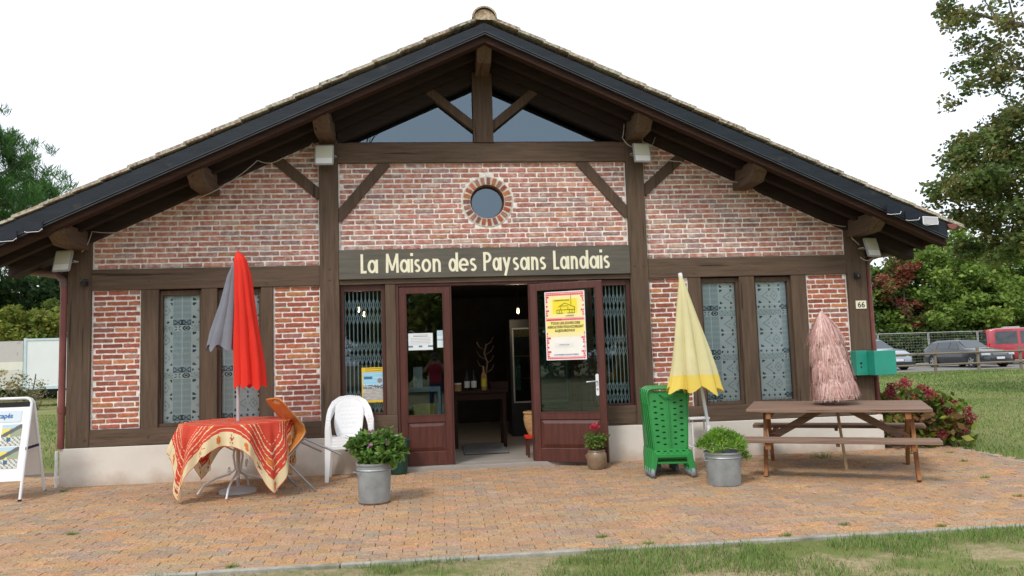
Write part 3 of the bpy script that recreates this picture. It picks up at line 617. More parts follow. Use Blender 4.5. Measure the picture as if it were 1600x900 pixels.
# open leaf: its front (towards the camera) is the inner face; free edge comes towards the camera
D = leafdoor('door', .95, B, TD, .62)
hd = MB(); hd.prism(rrect(.845-.02, .845+.02, .82, 1.09, .018), 'y', -.009, -.001); ho = hd.build('handle', 'whitem', D, bevel=.002)
lv = MB().tube([(.845, -.008, 1.0), (.845, -.05, 1.0), (.835, -.055, 1.0), (.72, -.055, .992)], .009, 8).tube([(.845, -.014, .90), (.845, -.002, .90)], .012, 10); lv.build('lever', 'steel', ho, smooth=True)
hn = MB()
for z in (.25, 1.15, 2.05): hn.tube([(-.006, -.004, z), (-.006, -.004, z+.09)], .009, 8)
hn.build('hinge', 'redf', D)

# gable glazing
gw = p_('gable_window', 'redf', MB().box(-1.87, 1.87, .05, .10, 4.181, 4.215))
for s in (-1, 1):
    MB().prism([(s*.12, 4.2), (s*1.86, 4.2), (s*1.86, 5.06-SL*1.86), (s*.12, 5.06-SL*.12)], 'y', .07, .075).build('pane', 'gglass', gw)

# ---- items fixed to the walls
def floodlight(lbl, loc, rz_, tilt):
    t = thing('floodlight', lbl, 'floodlight', loc, rz_, 'square led floodlights under the eaves')
    TT = Matrix.Rotation(tilt, 4, 'X')
    b = MB().prism(rrect(-.118, .118, -.135, .135, .018), 'z', 0, .022); o = b.build('housing', 'floodm', t, bevel=.003, T=Matrix.Translation((0, -.13, 0)) @ TT @ Matrix.Rotation(R(90), 4, 'X'))
    MB().prism(rrect(-.102, .102, -.118, .118, .012), 'z', .0222, .0245).build('lens', 'lens', o)
    MB().prism(rrect(-.100, .100, -.117, -.045, .01), 'z', .0247, .027).build('diffuser', 'white', o)
    MB().box(-.1, .1, -.1, .1, -.02, -.001).build('heat_sink', 'black', o)
    MB().tube([(-.125, -.12, 0), (-.135, -.06, 0), (-.1, -.005, 0), (.1, -.005, 0), (.135, -.06, 0), (.125, -.12, 0)], .007, 6).build('bracket', 'grey', t)
    return t
floodlight('square floodlight with cream lens at the left corner post, tilted outward', (-5.10, -.04, 2.70), R(-16), R(-14))
floodlight('square floodlight on the left inner post beside the gable window', (-2.02, -.06, 3.98), R(-2), R(-10))
floodlight('square floodlight on the right inner post beside the gable window', (2.05, -.06, 3.985), R(6), R(-10))
floodlight('square floodlight with cream lens at the right corner post above the number plate', (5.12, -.04, 2.68), R(18), R(-14))
def sensor(lbl, loc):
    t = thing('motion_sensor', lbl, 'sensor', loc, 0, 'small black sensors on the corner posts')
    MB().box(-.03, .03, -.03, 0, -.04, .04).build('base', 'black', t, bevel=.008); MB().lathe([(0, -.035), (.03, -.03), (.042, 0), (.03, .03), (0, .035)], (0, -.06, -.02), 16).build('dome', 'black', t, smooth=True)
sensor('round black sensor on the left corner post under the floodlight', (-4.93, -.037, 2.45)); sensor('black sensor on the right corner post under the floodlight', (4.99, -.037, 2.32))
def solar(lbl, x, z, w_=.19, h=.11, pale=False, tl=-.45):
    t = thing('solar_panel', lbl, 'solar panel', (x, -.86, z), 0, 'small solar panels on the fascia ends')
    o = MB().box(-w_/2, w_/2, -.006, .006, -h/2, h/2).build('panel', 'whitem' if pale else 'solar', t, T=Matrix.Translation((0, -.02, 0)) @ Matrix.Rotation(R(-8), 4, 'X') @ Matrix.Rotation(tl*.15, 4, 'Y'))
    MB().box(-w_/2+.008, w_/2-.008, -.009, -.0065, -h/2+.008, h/2-.008).build('cell', 'grey' if pale else 'solar', o)
    MB().tube([(0, 0, -.02), (0, .04, 0)], .012, 6).build('bracket', 'black', t)
    MB().tube([(-w_/2, -.03, -h/2), (-w_/2+.03, -.05, -h/2-.012), (w_/2-.03, -.05, -h/2-.004), (w_/2, -.03, -h/2+.03)], .0035, 5).build('wire', 'whitem', t)
solar('black solar panel on the left fascia, higher one beside the corner console', -5.13, 3.00); solar('black solar panel on the left fascia, the lower middle one', -5.40, 2.90, tl=-.45)
solar('black solar panel on the left fascia, lowest and cut by the picture edge', -5.68, 2.79)
solar('black solar panel on the right fascia, the highest of the three', 5.06, 3.06, tl=.45); solar('black solar panel on the right fascia, the middle one', 5.30, 2.98, tl=.45); solar('pale lit solar panel on the right fascia, the lowest one', 5.54, 2.915, .2, .1, True, .45)
np_ = thing('number_plate', 'small cream enamel plate with the house number on the right corner post', 'number plate', (5.03, -.037, 1.925))
MB().box(-.075, .075, -.006, 0, -.055, .055).build('plate', 'letter', np_, bevel=.003); text('digits', '66', .105, 'ink', np_, facing(0, -.0075, -.036), bold=.0012)
mbx = thing('mailbox', 'green metal letterbox fixed to the right corner post behind the thatched parasol', 'mailbox', (4.83, -.036, .985))
o = MB().box(0, .155, -.14, 0, 0, .325).box(.157, .455, -.30, -.02, .0, .318).build('box', 'mail', mbx, bevel=.006)
MB().box(.02, .135, -.1435, -.1405, .03, .29).build('door', 'mail', o, bevel=.001); MB().tube([(.06, -.15, .16), (.06, -.142, .16)], .014, 10).tube([(.06, -.15, .11), (.06, -.142, .11)], .01, 10).build('lock', 'black', o)
# cable strung along the soffit
cb = MB()
def sag(pts, r=.006, k=.05):
    out_ = []
    for a, b in zip(pts[:-1], pts[1:]):
        for i in range(7):
            t = i/7; p = Vector(a).lerp(Vector(b), t); p.z -= 4*k*t*(1-t); out_.append(p)
    cb.tube(out_+[Vector(pts[-1])], r, 5)
sag([(-4.95, -.12, 2.82), (-4.84, -.10, 3.07), (-4.1, -.14, 3.14), (-3.5, -.30, 3.44), (-2.85, -.16, 3.93), (-2.55, -.12, 3.97), (-2.18, -.09, 4.17), (-2.05, -.1, 4.13)])
tag(cb.build('cable', 'cable'), 'thin grey cable strung along the left soffit between the consoles', 'cable'); cb = MB()
sag([(1.87, -.10, 4.40), (1.83, -.12, 4.22), (2.0, -.12, 4.10), (2.6, -.14, 3.88), (3.34, -.20, 3.58)]); sag([(3.55, -.16, 3.50), (4.2, -.13, 3.16), (4.86, -.1, 2.98)], k=.03); sag([(4.93, -.10, 3.0), (4.92, -.12, 2.82), (5.03, -.10, 2.73)], k=.0); sag([(5.02, -.12, 2.56), (5.1, -.14, 2.51), (5.22, -.12, 2.56)], .006, .01)
sag([(2.1, -.2, 4.26), (2.1, -.12, 4.12)], .004, 0); sag([(2.28, -.12, 4.22), (2.2, -.1, 4.05), (2.32, -.1, 3.9)], .004, .01)
tag(cb.build('cable', 'cable'), 'thin grey cable strung along the right soffit, looping at the two floodlights', 'cable')

# ---- posters and notices
def quadgrid(mb, w_, h, nx, ny, cf, y=0): mb.grid(lambda u, v: (u*w_, y, v*h), nx, ny, cf)
pt = thing('poster', 'poster with red brick border and yellow panels taped to the open door', 'poster'); pt.matrix_world = TD @ Matrix.Translation((.20, -.006, 1.275))
def pcol(u, v):
    if u < .02 or u > .98 or v < .015 or v > .985: return (.85, .84, .82)
    i = int(u*17.5); j = int(v*30); jag = [1, 2, 2, 3, 1, 2][j % 6]
    bu = u*17.5; bd_ = ((bu+(j % 2)*.5) % 1 < .16) or (v*30 % 1 < .22)
    side = min(bu, 17.5-bu)
    def border(z): return (.85, .62, .6) if bd_ else (.70, .05, .09)
    if v > .94 or v < .05 or (.565 < v < .615): return border(0)
    if v > .615:
        if side < jag*.62: return border(0)
        e = max(abs(u-.5)/.5, abs(v-.78)/.17); return (.88, .74, .04) if e < .62 else (.88, .80, .38)
    if .40 < v <= .565: return (.90, .78, .22)
    if side < jag*.72*(1.0 if v < .36 else .7): return border(0)
    return (.88, .80, .42) if v > .33 else (.86, .85, .80)
a = MB(); quadgrid(a, .525, .87, 88, 150, pcol); a.build('sheet', 'attr', pt)
def ptext(s, sz, u, v, mt='ink', sx=1, b=.0004): text('print', s, sz, mt, pt, facing(u*.525, -.0022, v*.87), ext=.0003, bold=b, sx=sx)
ptext("TOUS LES JOURS DES", .043, .5, .52, b=.0012, sx=.95); ptext("AGRICULTEURS VOUS ACCUEILLENT", .043, .5, .465, b=.0012, sx=.66); ptext("AUJOURD'HUI", .043, .48, .41, b=.0012, sx=.95)
ptext("LA MAISON DES PAYSANS", .022, .42, .86, sx=.8); ptext("LANDAIS", .026, .62, .63)
ptext("LA PAYSANNE VOUS EN DIT MERCI", .028, .5, .065, 'inkb', sx=.72)
hs = MB()
def ln(p, q, r=.0022): hs.tube([(p[0]*.525, -.004, p[1]*.87), (q[0]*.525, -.004, q[1]*.87)], r, 4)
for p, q in (((.34, .77), (.5, .83)), ((.5, .83), (.76, .76)), ((.4, .77), (.4, .73)), ((.4, .785), (.58, .785)), ((.58, .77), (.58, .73)), ((.3, .73), (.76, .73)), ((.3, .73), (.3, .68)), ((.3, .68), (.46, .68)), ((.56, .68), (.74, .68)), ((.74, .76), (.74, .68)), ((.36, .73), (.36, .68)), ((.42, .73), (.42, .68)), ((.62, .73), (.62, .68)), ((.68, .73), (.68, .68)), ((.66, .79), (.66, .95))): ln(p, q)
hs.build('house_drawing', 'ink', pt)
MB().box(.12, .36, -.003, -.0015, .165, .215).build('pasted_strip', 'paper', pt)
text('print', 'AGRICULTEUR', .02, 'ink', pt, facing(.24, -.0045, .185), ext=.0003)
# posters on the left leaf and in the side window
def notice(lbl, x, z, w_, h, cf, nx=30, ny=30, y=.02):
    t = thing('notice', lbl, 'notice', (x, y, z)); q = MB(); quadgrid(q, w_, h, nx, ny, cf); q.build('sheet', 'attr', t); return t
def n1(u, v):
    if .15 < v < .28 and (u < .18 or .42 < u < .56 or u > .80): return (.12, .25, .33)
    if (.80 < v < .84 or .88 < v < .92) and .2 < u < .8: return (.25, .27, .3)
    if int(v*22) % 2 and .33 < v < .75 and .1 < u < .9: return (.52, .54, .56)
    return (.72, .76, .78)
notice('white printed notice with small emblems on the left door glass', -1.03, 1.50, .31, .215, n1, 60, 44, y=.029)
notice('narrow pale blue notice on the left door glass by the stile', -.665, 1.525, .075, .22, lambda u, v: (.30, .48, .60) if (v > .7 and int(v*30) % 2) or .4 < v < .5 else (.66, .76, .80), 12, 30, y=.029)
def n3(u, v):
    if u < .045 or u > .955 or v < .06 or v > .86: return (.74, .50, .03) if not (v > .86 and int(v*60) % 3 == 0 and .15 < u < .85) else (.12, .1, .05)
    if math.hypot((u-.76)*.7, v-.62) < .07: return (.30, .22, .20)
    if abs(v-.70) < .04 and .1 < u < .45: return (.06, .16, .28)
    if v > .5: return (.30, .60, .78) if int(v*40) % 4 else (.45, .68, .80)
    if v > .40: return (.10, .14, .17) if mnoise.noise(Vector((u*14, v*30, 1))) > -.1 else (.5, .55, .58)
    k = .5+.35*mnoise.noise(Vector((u*5, v*22, 3))); return (.50*k+.18, .47*k+.18, .42*k+.18)
notice('yellow-bordered poster of a seaside crowd in the left side window', -1.625, .86, .295, .44, n3, 44, 66, y=.045)

# ---- inside the shop
def table_in():
    t = thing('display_table', 'dark wooden table inside the doorway carrying bottles', 'table', (-.05, 1.9, .055))
    MB().box(-.42, .42, -.3, .3, .80, .835).build('top', 'rafter', t, bevel=.004); MB().box(-.36, .36, -.25, .25, .70, .798).build('apron', 'rafter', t)
    for a in (-.36, .36):
        for b in (-.25, .25): MB().box(a-.025, a+.025, b-.025, b+.025, 0, .798).build('leg', 'rafter', t)
table_in()
def bottle(x, y, z, h, c, lbl, lab=None):
    t = thing('bottle', lbl, 'bottle', (x, y, z), 0, 'bottles and jars on the table inside')
    MB().lathe([(0, 0), (.038, 0), (.04, .02), (.04, h*.6), (.014, h*.78), (.014, h), (0, h)], n=16, cap=False).build('glass', c, t, smooth=True)
    if lab: MB().lathe([(.0412, h*.15), (.0412, h*.48)], n=16).build('paper_label', lab, t)
bottle(-.23, 1.78, .89, .30, 'black', 'dark bottle with white label, left one on the table inside', 'paper'); bottle(-.13, 1.77, .89, .30, 'black', 'dark bottle with white label, second from left on the table inside', 'paper')
bottle(.02, 1.76, .89, .36, 'wicker', 'tall amber bottle with yellow label on the table inside', 'crate')
jr = thing('jar', 'small tin with cream lid at the left end of the inside table', 'jar', (-.37, 1.72, .89)); MB().lathe([(0, 0), (.05, 0), (.05, .1), (0, .1)], n=16).build('body', 'wicker', jr); MB().lathe([(0, .101), (.053, .101), (.053, .12), (0, .12)], n=16).build('lid', 'paper', jr)
cr = thing('low_basket', 'low brown wooden box at the right end of the inside table', 'box', (.25, 1.78, .89)); MB().box(-.13, .13, -.1, .1, 0, .012).box(-.13, .13, -.1, -.088, .012, .12).box(-.13, .13, .088, .1, .012, .12).box(-.13, -.118, -.088, .088, .012, .12).box(.118, .13, -.088, .088, .012, .12).build('box', 'rafter', cr)
dt = MB(); dt.tube([(.06, 0, .0), (.05, .0, .25), (.08, .01, .4), (.03, 0, .55), (.07, .01, .7)], .012, 6)
for k in range(7): a = .25+.07*k; dt.tube([(.05, 0, a), (.05+.09*(-1)**k, .02, a+.05), (.05+.13*(-1)**k, .0, a+.13)], .006, 5)
tw = thing('driftwood_branch', 'pale twisted branch standing behind the bottles inside', 'branch', (.02, 1.98, .89)); dt.build('branch', 'pic', tw)
fr = thing('display_fridge', 'tall dark display fridge inside on the right of the doorway', 'fridge', (1.05, 3.0, .055))
MB().box(-.5, .5, .03, .7, 0, 1.95).build('cabinet', 'black', fr, bevel=.01); MB().box(-.46, -.435, 0, .028, .55, 1.8).box(.435, .46, 0, .028, .55, 1.8).box(-.434, .434, 0, .028, 1.775, 1.8).box(-.434, .434, 0, .028, .55, .575).build('door_frame', 'grey', fr); MB().box(-.434, .434, .01, .014, .575, 1.775).build('pane', 'glass', fr)
MB().box(-.43, .43, .018, .026, .95, .965).box(-.43, .43, .018, .026, 1.32, 1.335).box(-.43, -.1, .0185, .027, 1.65, 1.77).build('shelf', 'wicker', fr)
mt_ = thing('doormat', 'black ribbed doormat on the shop floor inside the door', 'doormat', (-.02, 1.35, .056)); o = MB().box(-.31, .31, -.52, .52, 0, .010).build('backing', 'black', mt_)
rb = MB()
for k in range(26): rb.box(-.295+k*.0232, -.295+k*.0232+.011, -.5, .5, .0105, .018)
tag(rb.build('ribs', 'grey', mt_), kind='stuff')
bk = thing('wicker_basket', 'round wicker basket partly hidden behind the open door frame', 'basket', (.62, .42, .33)); bb = MB().lathe([(.0, 0), (.10, 0), (.15, .12), (.165, .22), (.155, .30), (.145, .30), (.15, .22), (.135, .12), (.09, .012), (0, .012)], n=28); bb.build('basket', 'wicker', bk, smooth=True); MB().tube([(.158*math.cos(t*.2618), .158*math.sin(t*.2618), .30) for t in range(25)], .014, 7).build('rim', 'wicker', bk)
st = thing('stool', 'small dark stool under the wicker basket', 'stool', (.62, .42, .055)); MB().box(-.15, .15, -.14, .14, .245, .272).build('seat', 'redcloth', st)
for a in (-.12, .12):
    for b in (-.11, .11): MB().box(a-.015, a+.015, b-.015, b+.015, 0, .244).build('leg', 'red', st)
sh = thing('glass_counter', 'pale blue framed glass display counter behind the left door glass', 'counter', (-.90, .52, .055))
MB().box(-.30, .26, -.18, .3, .90, .955).build('top', 'grille', sh, bevel=.004)
for a in (-.28, .245): MB().box(a-.02, a+.02, -.17, -.13, .0, .898).build('leg', 'grille', sh)
for a in (-.28, .245): MB().box(a-.02, a+.02, .25, .29, .0, .898).build('leg', 'grille', sh)
MB().box(-.26, .225, -.16, .28, .50, .52).build('shelf', 'grille', sh)
yc = thing('crate', 'yellow plastic crate on the shelf of the glass counter', 'crate', (-.86, .50, .577))
q = MB().box(-.13, .13, -.13, .13, 0, .01).box(-.13, .13, .12, .13, .011, .21).box(-.13, -.12, -.119, .119, .011, .21).box(.12, .13, -.119, .119, .011, .21); v, f = plate([(-.13, .0), (.13, 0), (.13, .21), (-.13, .21)], [rrect(-.045, .045, .145, .18, .012)], .01)
q.add([(x, -.13+z, y) for x, y, z in v], f); q.box(-.145, .145, -.145, -.136, .195, .22); q.build('crate', 'crate', yc)
lc = thing('leaflet_stand', 'white leaflet stand on top of the glass counter', 'leaflet stand', (-.93, .46, 1.012)); MB().box(-.06, .06, 0, .01, 0, .27).box(-.06, .06, -.05, .0, 0, .01).build('stand', 'paper', lc)
def pendant(lbl, x, y, z):
    t = thing('pendant_lamp', lbl, 'lamp', (x, y, z), 0, 'lit bulbs hanging in the shop')
    MB().lathe([(0, -.03), (.014, -.024), (.02, 0), (.016, .026), (.015, .055), (0, .056)], n=14).build('bulb', 'bulb', t, smooth=True); MB().tube([(0, 0, .056), (0, 0, 2.62-z)], .005, 5).build('cord', 'black', t); MB().tube([(0, 0, .05), (0, 0, .10)], .016, 8).build('socket', 'black', t)
pendant('lit bulb seen through the open doorway, upper right', .60, 2.0, 2.07); pendant('lit bulb in the left side window, leftmost and highest', -2.14, 2.5, 2.24); pendant('lit bulb in the left side window, middle one', -1.89, 2.5, 2.19); pendant('lit bulb in the left side window, right and lowest', -1.80, 2.5, 2.11)
lb = bpy.data.lights.new('bulb_light', 'POINT'); lb.energy = 9; lb.color = (1, .8, .55); lb.shadow_soft_size = .05; lo = bpy.data.objects.new('bulb_light', lb); COL.objects.link(lo); lo.location = (.6, 2.0, 1.98)
lb2 = lb.copy(); lo2 = bpy.data.objects.new('bulb_light', lb2); COL.objects.link(lo2); lo2.location = (-1.9, 2.5, 2.08)

# ================================================================ FOLIAGE
def rand_dirs(n): v = NR.normal(size=(n, 3)); return v/np.linalg.norm(v, axis=1)[:, None]
def leaves(name, cen, rad, per, size, cols, mt='leaf', parent=None, flat=1., asp=1.6, droop=0, up=0):
    cen = np.asarray(cen, float); rad = np.broadcast_to(np.asarray(rad, float), (len(cen),)); n = len(cen)*per
    idx = np.repeat(np.arange(len(cen)), per); off = rand_dirs(n)*(NR.rand(n)**.45)[:, None]; off[:, 2] *= flat
    P = cen[idx]+off*rad[idx][:, None]
    a = rand_dirs(n); a[:, 2] = a[:, 2]*.6+up; a[:, 2] -= droop; a /= np.linalg.norm(a, axis=1)[:, None]
    b = np.cross(a, rand_dirs(n)); b /= np.linalg.norm(b, axis=1)[:, None]+1e-9
    s = size*(.6+.8*NR.rand(n))[:, None]; V = np.empty((n, 4, 3)); V[:, 0] = P; V[:, 1] = P+a*s*.5+b*s*.5/asp; V[:, 2] = P+a*s; V[:, 3] = P+a*s*.5-b*s*.5/asp
    cl = np.asarray(cols); ci = NR.randint(0, len(cl), len(cen))[idx]; sw = NR.rand(n) < .35; ci[sw] = NR.randint(0, len(cl), sw.sum())
    C = cl[ci]*(.75+.5*NR.rand(n))[:, None]*(.85+.3*NR.rand(len(cen)))[idx][:, None]
    return npmesh(name, V.reshape(-1, 3), 4, C, mt, parent)
def crown_pts(blobs, dens):
    out_ = []
    for (x, y, z, r, fz) in blobs:
        k = int(dens*r*r)+3; d = rand_dirs(k)*(.55+.5*NR.rand(k))[:, None]; d[:, 2] *= fz; out_.append(np.array([x, y, z])+d*r)
    return np.concatenate(out_)
def tree(lbl, loc, h, blobs, dens, crad, per, size, cols, trunk_r=.25, lean=0, limbs=10, name='tree', cat='tree', group=None, flat=.7, pts=None, **k):
    t = thing(name, lbl, cat, loc, 0, group); P = crown_pts(blobs, dens) if pts is None else np.array(pts)
    zc = float(np.mean(P[:, 2])); top = Vector((lean, 0, zc))
    path = [(0, 0, -.1), (lean*.15, .05, zc*.3), (lean*.5, -.05, zc*.65), tuple(top)]
    tb = MB().tube(path, [trunk_r*1.25, trunk_r, trunk_r*.75, trunk_r*.35], 9)
    tb.build('trunk', 'bark', t, smooth=True)
    lm = MB()
    for i in NR.choice(len(P), min(limbs, len(P)), replace=False):
        e = Vector(P[i]); s_ = Vector(path[2]).lerp(top, rnd.random()*.8) if rnd.random() < .8 else Vector(path[1]).lerp(Vector(path[2]), rnd.random())
        mid_ = s_.lerp(e, .5)+Vector((rnd.uniform(-.3, .3), rnd.uniform(-.3, .3), .25))*(e-s_).length*.2
        lm.tube([s_, mid_, e], [trunk_r*.32, trunk_r*.2, trunk_r*.06], 6)
    lm.build('limbs', 'bark', t, smooth=True)
    leaves('crown', P, crad, per, size, cols, parent=t, flat=flat, **k); return t
G1 = [(.10, .17, .03), (.13, .21, .035), (.07, .13, .025), (.17, .24, .05)]; GY = [(.20, .26, .04), (.26, .29, .05), (.14, .20, .04), (.30, .30, .06)]; GD = [(.05, .10, .03), (.07, .13, .035), (.04, .085, .03)]
GR = [(.28, .07, .05), (.22, .10, .05), (.12, .16, .04), (.16, .12, .05)]
# stone pine on the left
def pine():
    P = []
    for k in range(150):
        a = rnd.uniform(0, 2*math.pi); r_ = 7.0*math.sqrt(rnd.random()); zz = 14.3*.0+rnd.uniform(-.6, .6)
        P.append((r_*math.cos(a), r_*math.sin(a), 14.3-.085*r_*r_+zz-rnd.choice([0, 0, 1.4, 2.8])))
    t = thing('pine_tree', 'tall umbrella pine behind the left end of the roof', 'pine tree', (-27.3, 31, .4))
    MB().tube([(0, 0, 0), (.3, 0, 4), (0, 0, 8), (.2, 0, 12)], [.4, .34, .28, .14], 10).build('trunk', 'bark', t, smooth=True)
    lm = MB()
    for p in P:
        if rnd.random() < .6: s_ = Vector((0, 0, rnd.uniform(7.5, 10.5))); e = Vector(p); lm.tube([s_, s_.lerp(e, .5)+Vector((0, 0, -.4)), e], [.12, .07, .02], 5)
    lm.build('limbs', 'bark', t)
    Q = []
    for p in P:
        for _ in range(9): Q.append((p[0]+rnd.gauss(0, .55), p[1]+rnd.gauss(0, .55), p[2]+rnd.gauss(0, .35)))
    leaves('crown', Q, .32, 70, .36, [(.07, .17, .04), (.10, .23, .05), (.055, .13, .035)], parent=t, flat=1, asp=9, up=.9)
pine()
tree('dark green tree behind the truck, left background', (-25, 40, 0), 8, [(0, 0, 5.2, 3.8, .9), (-3.4, 1, 4.6, 3, .9), (3.6, 0, 4.4, 3.2, .9)], 6, .8, 130, .3, GD, .3)
tree('tall green tree above the truck at the left picture edge', (-31, 37, 0), 8, [(0, 0, 5.5, 3.6, 1), (3, 0, 5, 3, 1)], 6, .8, 130, .3, G1, .3)
tree('dark tree partly behind the left downpipe', (-17.8, 40, 0), 8, [(0, 0, 5.0, 3.8, 1), (-3, 0, 5.3, 2.6, 1), (3, 0, 4.5, 3, 1)], 6, .8, 130, .3, G1, .3)
tree('yellow-green bushy tree behind the white truck', (-20.3, 30.5, 0), 5, [(0, 0, 3.1, 1.9, 1), (-1.8, 0, 3.3, 1.6, .95), (1.7, 0, 2.8, 1.6, 1)], 9, .5, 130, .2, GY, .15)
# right background
GB = [(.15, .25, .04), (.19, .29, .055), (.23, .31, .06), (.13, .21, .04)]
bgR = [('green maple with reddish top beside the downpipe, right background', 30.5, 44, G1, 7.6, 3.4), ('tall bright green tree right of the reddish one', 36.0, 43, GB, 10.0, 4.3), ('green tree behind the dark estate car', 42.2, 45, GB, 9.6, 4.4), ('green tree behind the red van', 48.5, 46, GB, 9.0, 4)]
for lb_, x, y, c, h, r_ in bgR:
    tree(lb_, (x, y, 0), h, [(0, 0, h-r_*.85, r_*.85, 1), (-r_*.55, -.4, h*.42, r_*.8, 1), (r_*.55, -.3, h*.40, r_*.8, 1), (0, -.8, h*.28, r_*.8, .9)], 6.5, .75, 120, .30, c, .3, group='trees beyond the car park')
tree('small tree with dark red leaves beyond the car park', (32.0, 41.0, 0), 6, [(0, 0, 6.7, 1.0, 1), (-1.0, .3, 5.4, 1.1, 1), (.6, 0, 3.6, 1.2, 1)], 9, .5, 110, .24, GR, .14)
tree('orange-tinged tree at the right picture edge', (46.5, 42, 0), 9, [(0, 0, 7.4, 1.6, 1), (.5, 0, 5.4, 1.8, 1)], 7, .6, 110, .26, [(.28, .16, .05), (.22, .20, .05), (.16, .19, .05)], .2)
hg = crown_pts([(x, 0, 1.0, 1.1, 1) for x in np.arange(-13, 14, 1.2)], 9)
hgo = leaves('undergrowth', hg+np.array([37, 40.5, 0]), .6, 90, .26, [(.05, .085, .025), (.07, .12, .03), (.09, .13, .035)]); tag(hgo, 'dark undergrowth below the trees beyond the mesh fence', 'undergrowth', kind='stuff')
hgo = leaves('undergrowth', crown_pts([(x, 0, .8, 1.1, 1) for x in np.arange(-12, 12, 1.2)], 8)+np.array([-24, 33.5, 0]), .6, 80, .22, G1+GD); tag(hgo, 'green undergrowth behind the truck', 'undergrowth', kind='stuff')
# near tree overhanging on the right
up_ = [(14.9, 9.0), (14.8, 8.2), (12.3, 9.9), (12.5, 9.4), (12.9, 9.6), (13.5, 9.8), (13.2, 9.1), (13.7, 9.4), (13.9, 8.9), (14.3, 9.1), (14.4, 8.5), (13.8, 8.5), (13.4, 8.6), (13.6, 8.0), (13.1, 7.8), (12.7, 7.7), (14.1, 8.0), (14.4, 7.7), (14.5, 9.8), (14.2, 10.1), (12.8, 10.0), (13.0, 8.4)]
mid_ = [(12.5, 5.4), (12.8, 6.0), (13.1, 6.4), (13.5, 6.7), (14.1, 6.9), (14.4, 7.1), (12.5, 5.1), (12.9, 5.3), (13.4, 5.8), (13.8, 6.1), (14.2, 6.4), (13.6, 5.1), (14.1, 5.4), (13.0, 4.6), (13.5, 4.4), (14.0, 4.6), (13.3, 3.9), (13.8, 3.8), (14.2, 4.1), (13.4, 3.6), (14.4, 5.1), (14.5, 5.9)]
P = []
for x, z in up_:
    P += [(x-19+rnd.uniform(-.12, .12), rnd.uniform(-.5, .5), z+rnd.uniform(-.12, .12)) for _ in range(2)]
for x, z in mid_:
    P += [(x-19+rnd.uniform(-.22, .22), rnd.uniform(-1.2, 1.2), z+rnd.uniform(-.22, .22)) for _ in range(10)]
for _ in range(330):
    a = rnd.uniform(-2.6, 4.5); P.append((a, rnd.uniform(-4.5, .5), rnd.uniform(3.8, 12.5)))
nt_ = tree('large dark leafy oak overhanging from the right picture edge', (19, 8, 0), 11, [], 0, .33, 95, .115, [(.11, .17, .04), (.14, .20, .05), (.08, .13, .035), (.20, .19, .06), (.16, .16, .055)], .45, limbs=0, pts=P, flat=.75, name='oak_tree')
br = MB()
def twig(pts, r0): br.tube([(x-19, y, z) for x, y, z in pts], [.55*r0*(1-.85*i/(len(pts)-1)) for i in range(len(pts))], 6)
twig([(19, 0, 5), (17, .2, 8), (15.2, 0, 9.4), (14.2, .2, 9.7), (13.4, 0, 9.8), (12.5, 0, 9.8)], .22); twig([(18.2, 0, 6.5), (16, -.1, 7.9), (14.8, 0, 8.3), (13.9, 0, 8.4), (13.2, 0, 8.0), (12.7, 0, 7.8)], .16); twig([(14.4, 0, 9.6), (14.3, 0, 10.3), (14.6, 0, 11)], .05); twig([(13.9, 0, 9.75), (13.6, 0, 10.2), (13.9, .1, 10.8)], .04)
twig([(18.6, 0, 4), (16.5, 0, 5.6), (15, 0, 6.0), (13.8, 0, 5.8), (12.9, 0, 5.5)], .2); twig([(15.5, 0, 5.9), (14.4, .2, 4.9), (13.7, 0, 4.2)], .08); twig([(14.8, 0, 8.4), (14.1, 0, 8.9), (13.3, 0, 9.1)], .04)
br.build('branches', 'bark', nt_, smooth=True)
# trees and bushes behind the photographer (seen in the glass)
for i, (x, y, h, r_, c) in enumerate(((-6.5, -36, 10.5, 3.9, G1), (-12, -38, 11, 4.6, G1), (-.5, -27, 5.6, 3.0, GY), (8, -38, 9, 4.3, G1), (17, -42, 10, 4.8, GD), (-27, -34, 9, 5.5, G1))):
    tree(('dark round tree', 'tall broad tree', 'small yellow-green tree', 'green tree', 'dark broad tree', 'big tree')[i]+' beyond the lawn opposite the shop, reflected in its glass', (x, y, -.16), h, [(0, 0, h*.62, r_*.95, .95), (-r_*.5, 0, h*.45, r_*.7, 1), (r_*.5, 0, h*.42, r_*.7, 1)], 5, .8, 90, .34, c, .3, group='trees opposite the shop')
bt_ = thing('bare_tree', 'leafless tree opposite the shop, reflected in the gable window', 'tree', (-5.2, -24, -.16)); bm_ = MB().tube([(0, 0, 0), (.1, 0, 5), (0, 0, 9.5)], [.2, .15, .07], 8)
def ramify(p, d, r_, l, n):
    e = p+d*l; bm_.tube([p, p.lerp(e, .5)+Vector((rnd.uniform(-.1, .1), 0, rnd.uniform(-.1, .1))), e], [r_, r_*.8, r_*.55], 5)
    if n:
        for _ in range(3): ramify(e, (d+Vector((rnd.uniform(-.8, .8), rnd.uniform(-.5, .5), rnd.uniform(-.1, .7)))).normalized(), r_*.55, l*.7, n-1)
for k in range(5): ramify(Vector((0, 0, 6.5+k*.7)), Vector((rnd.uniform(-1, 1), rnd.uniform(-.5, .5), .8)).normalized(), .06, 1.5, 3)
bm_.build('trunk_and_branches', 'bark', bt_)

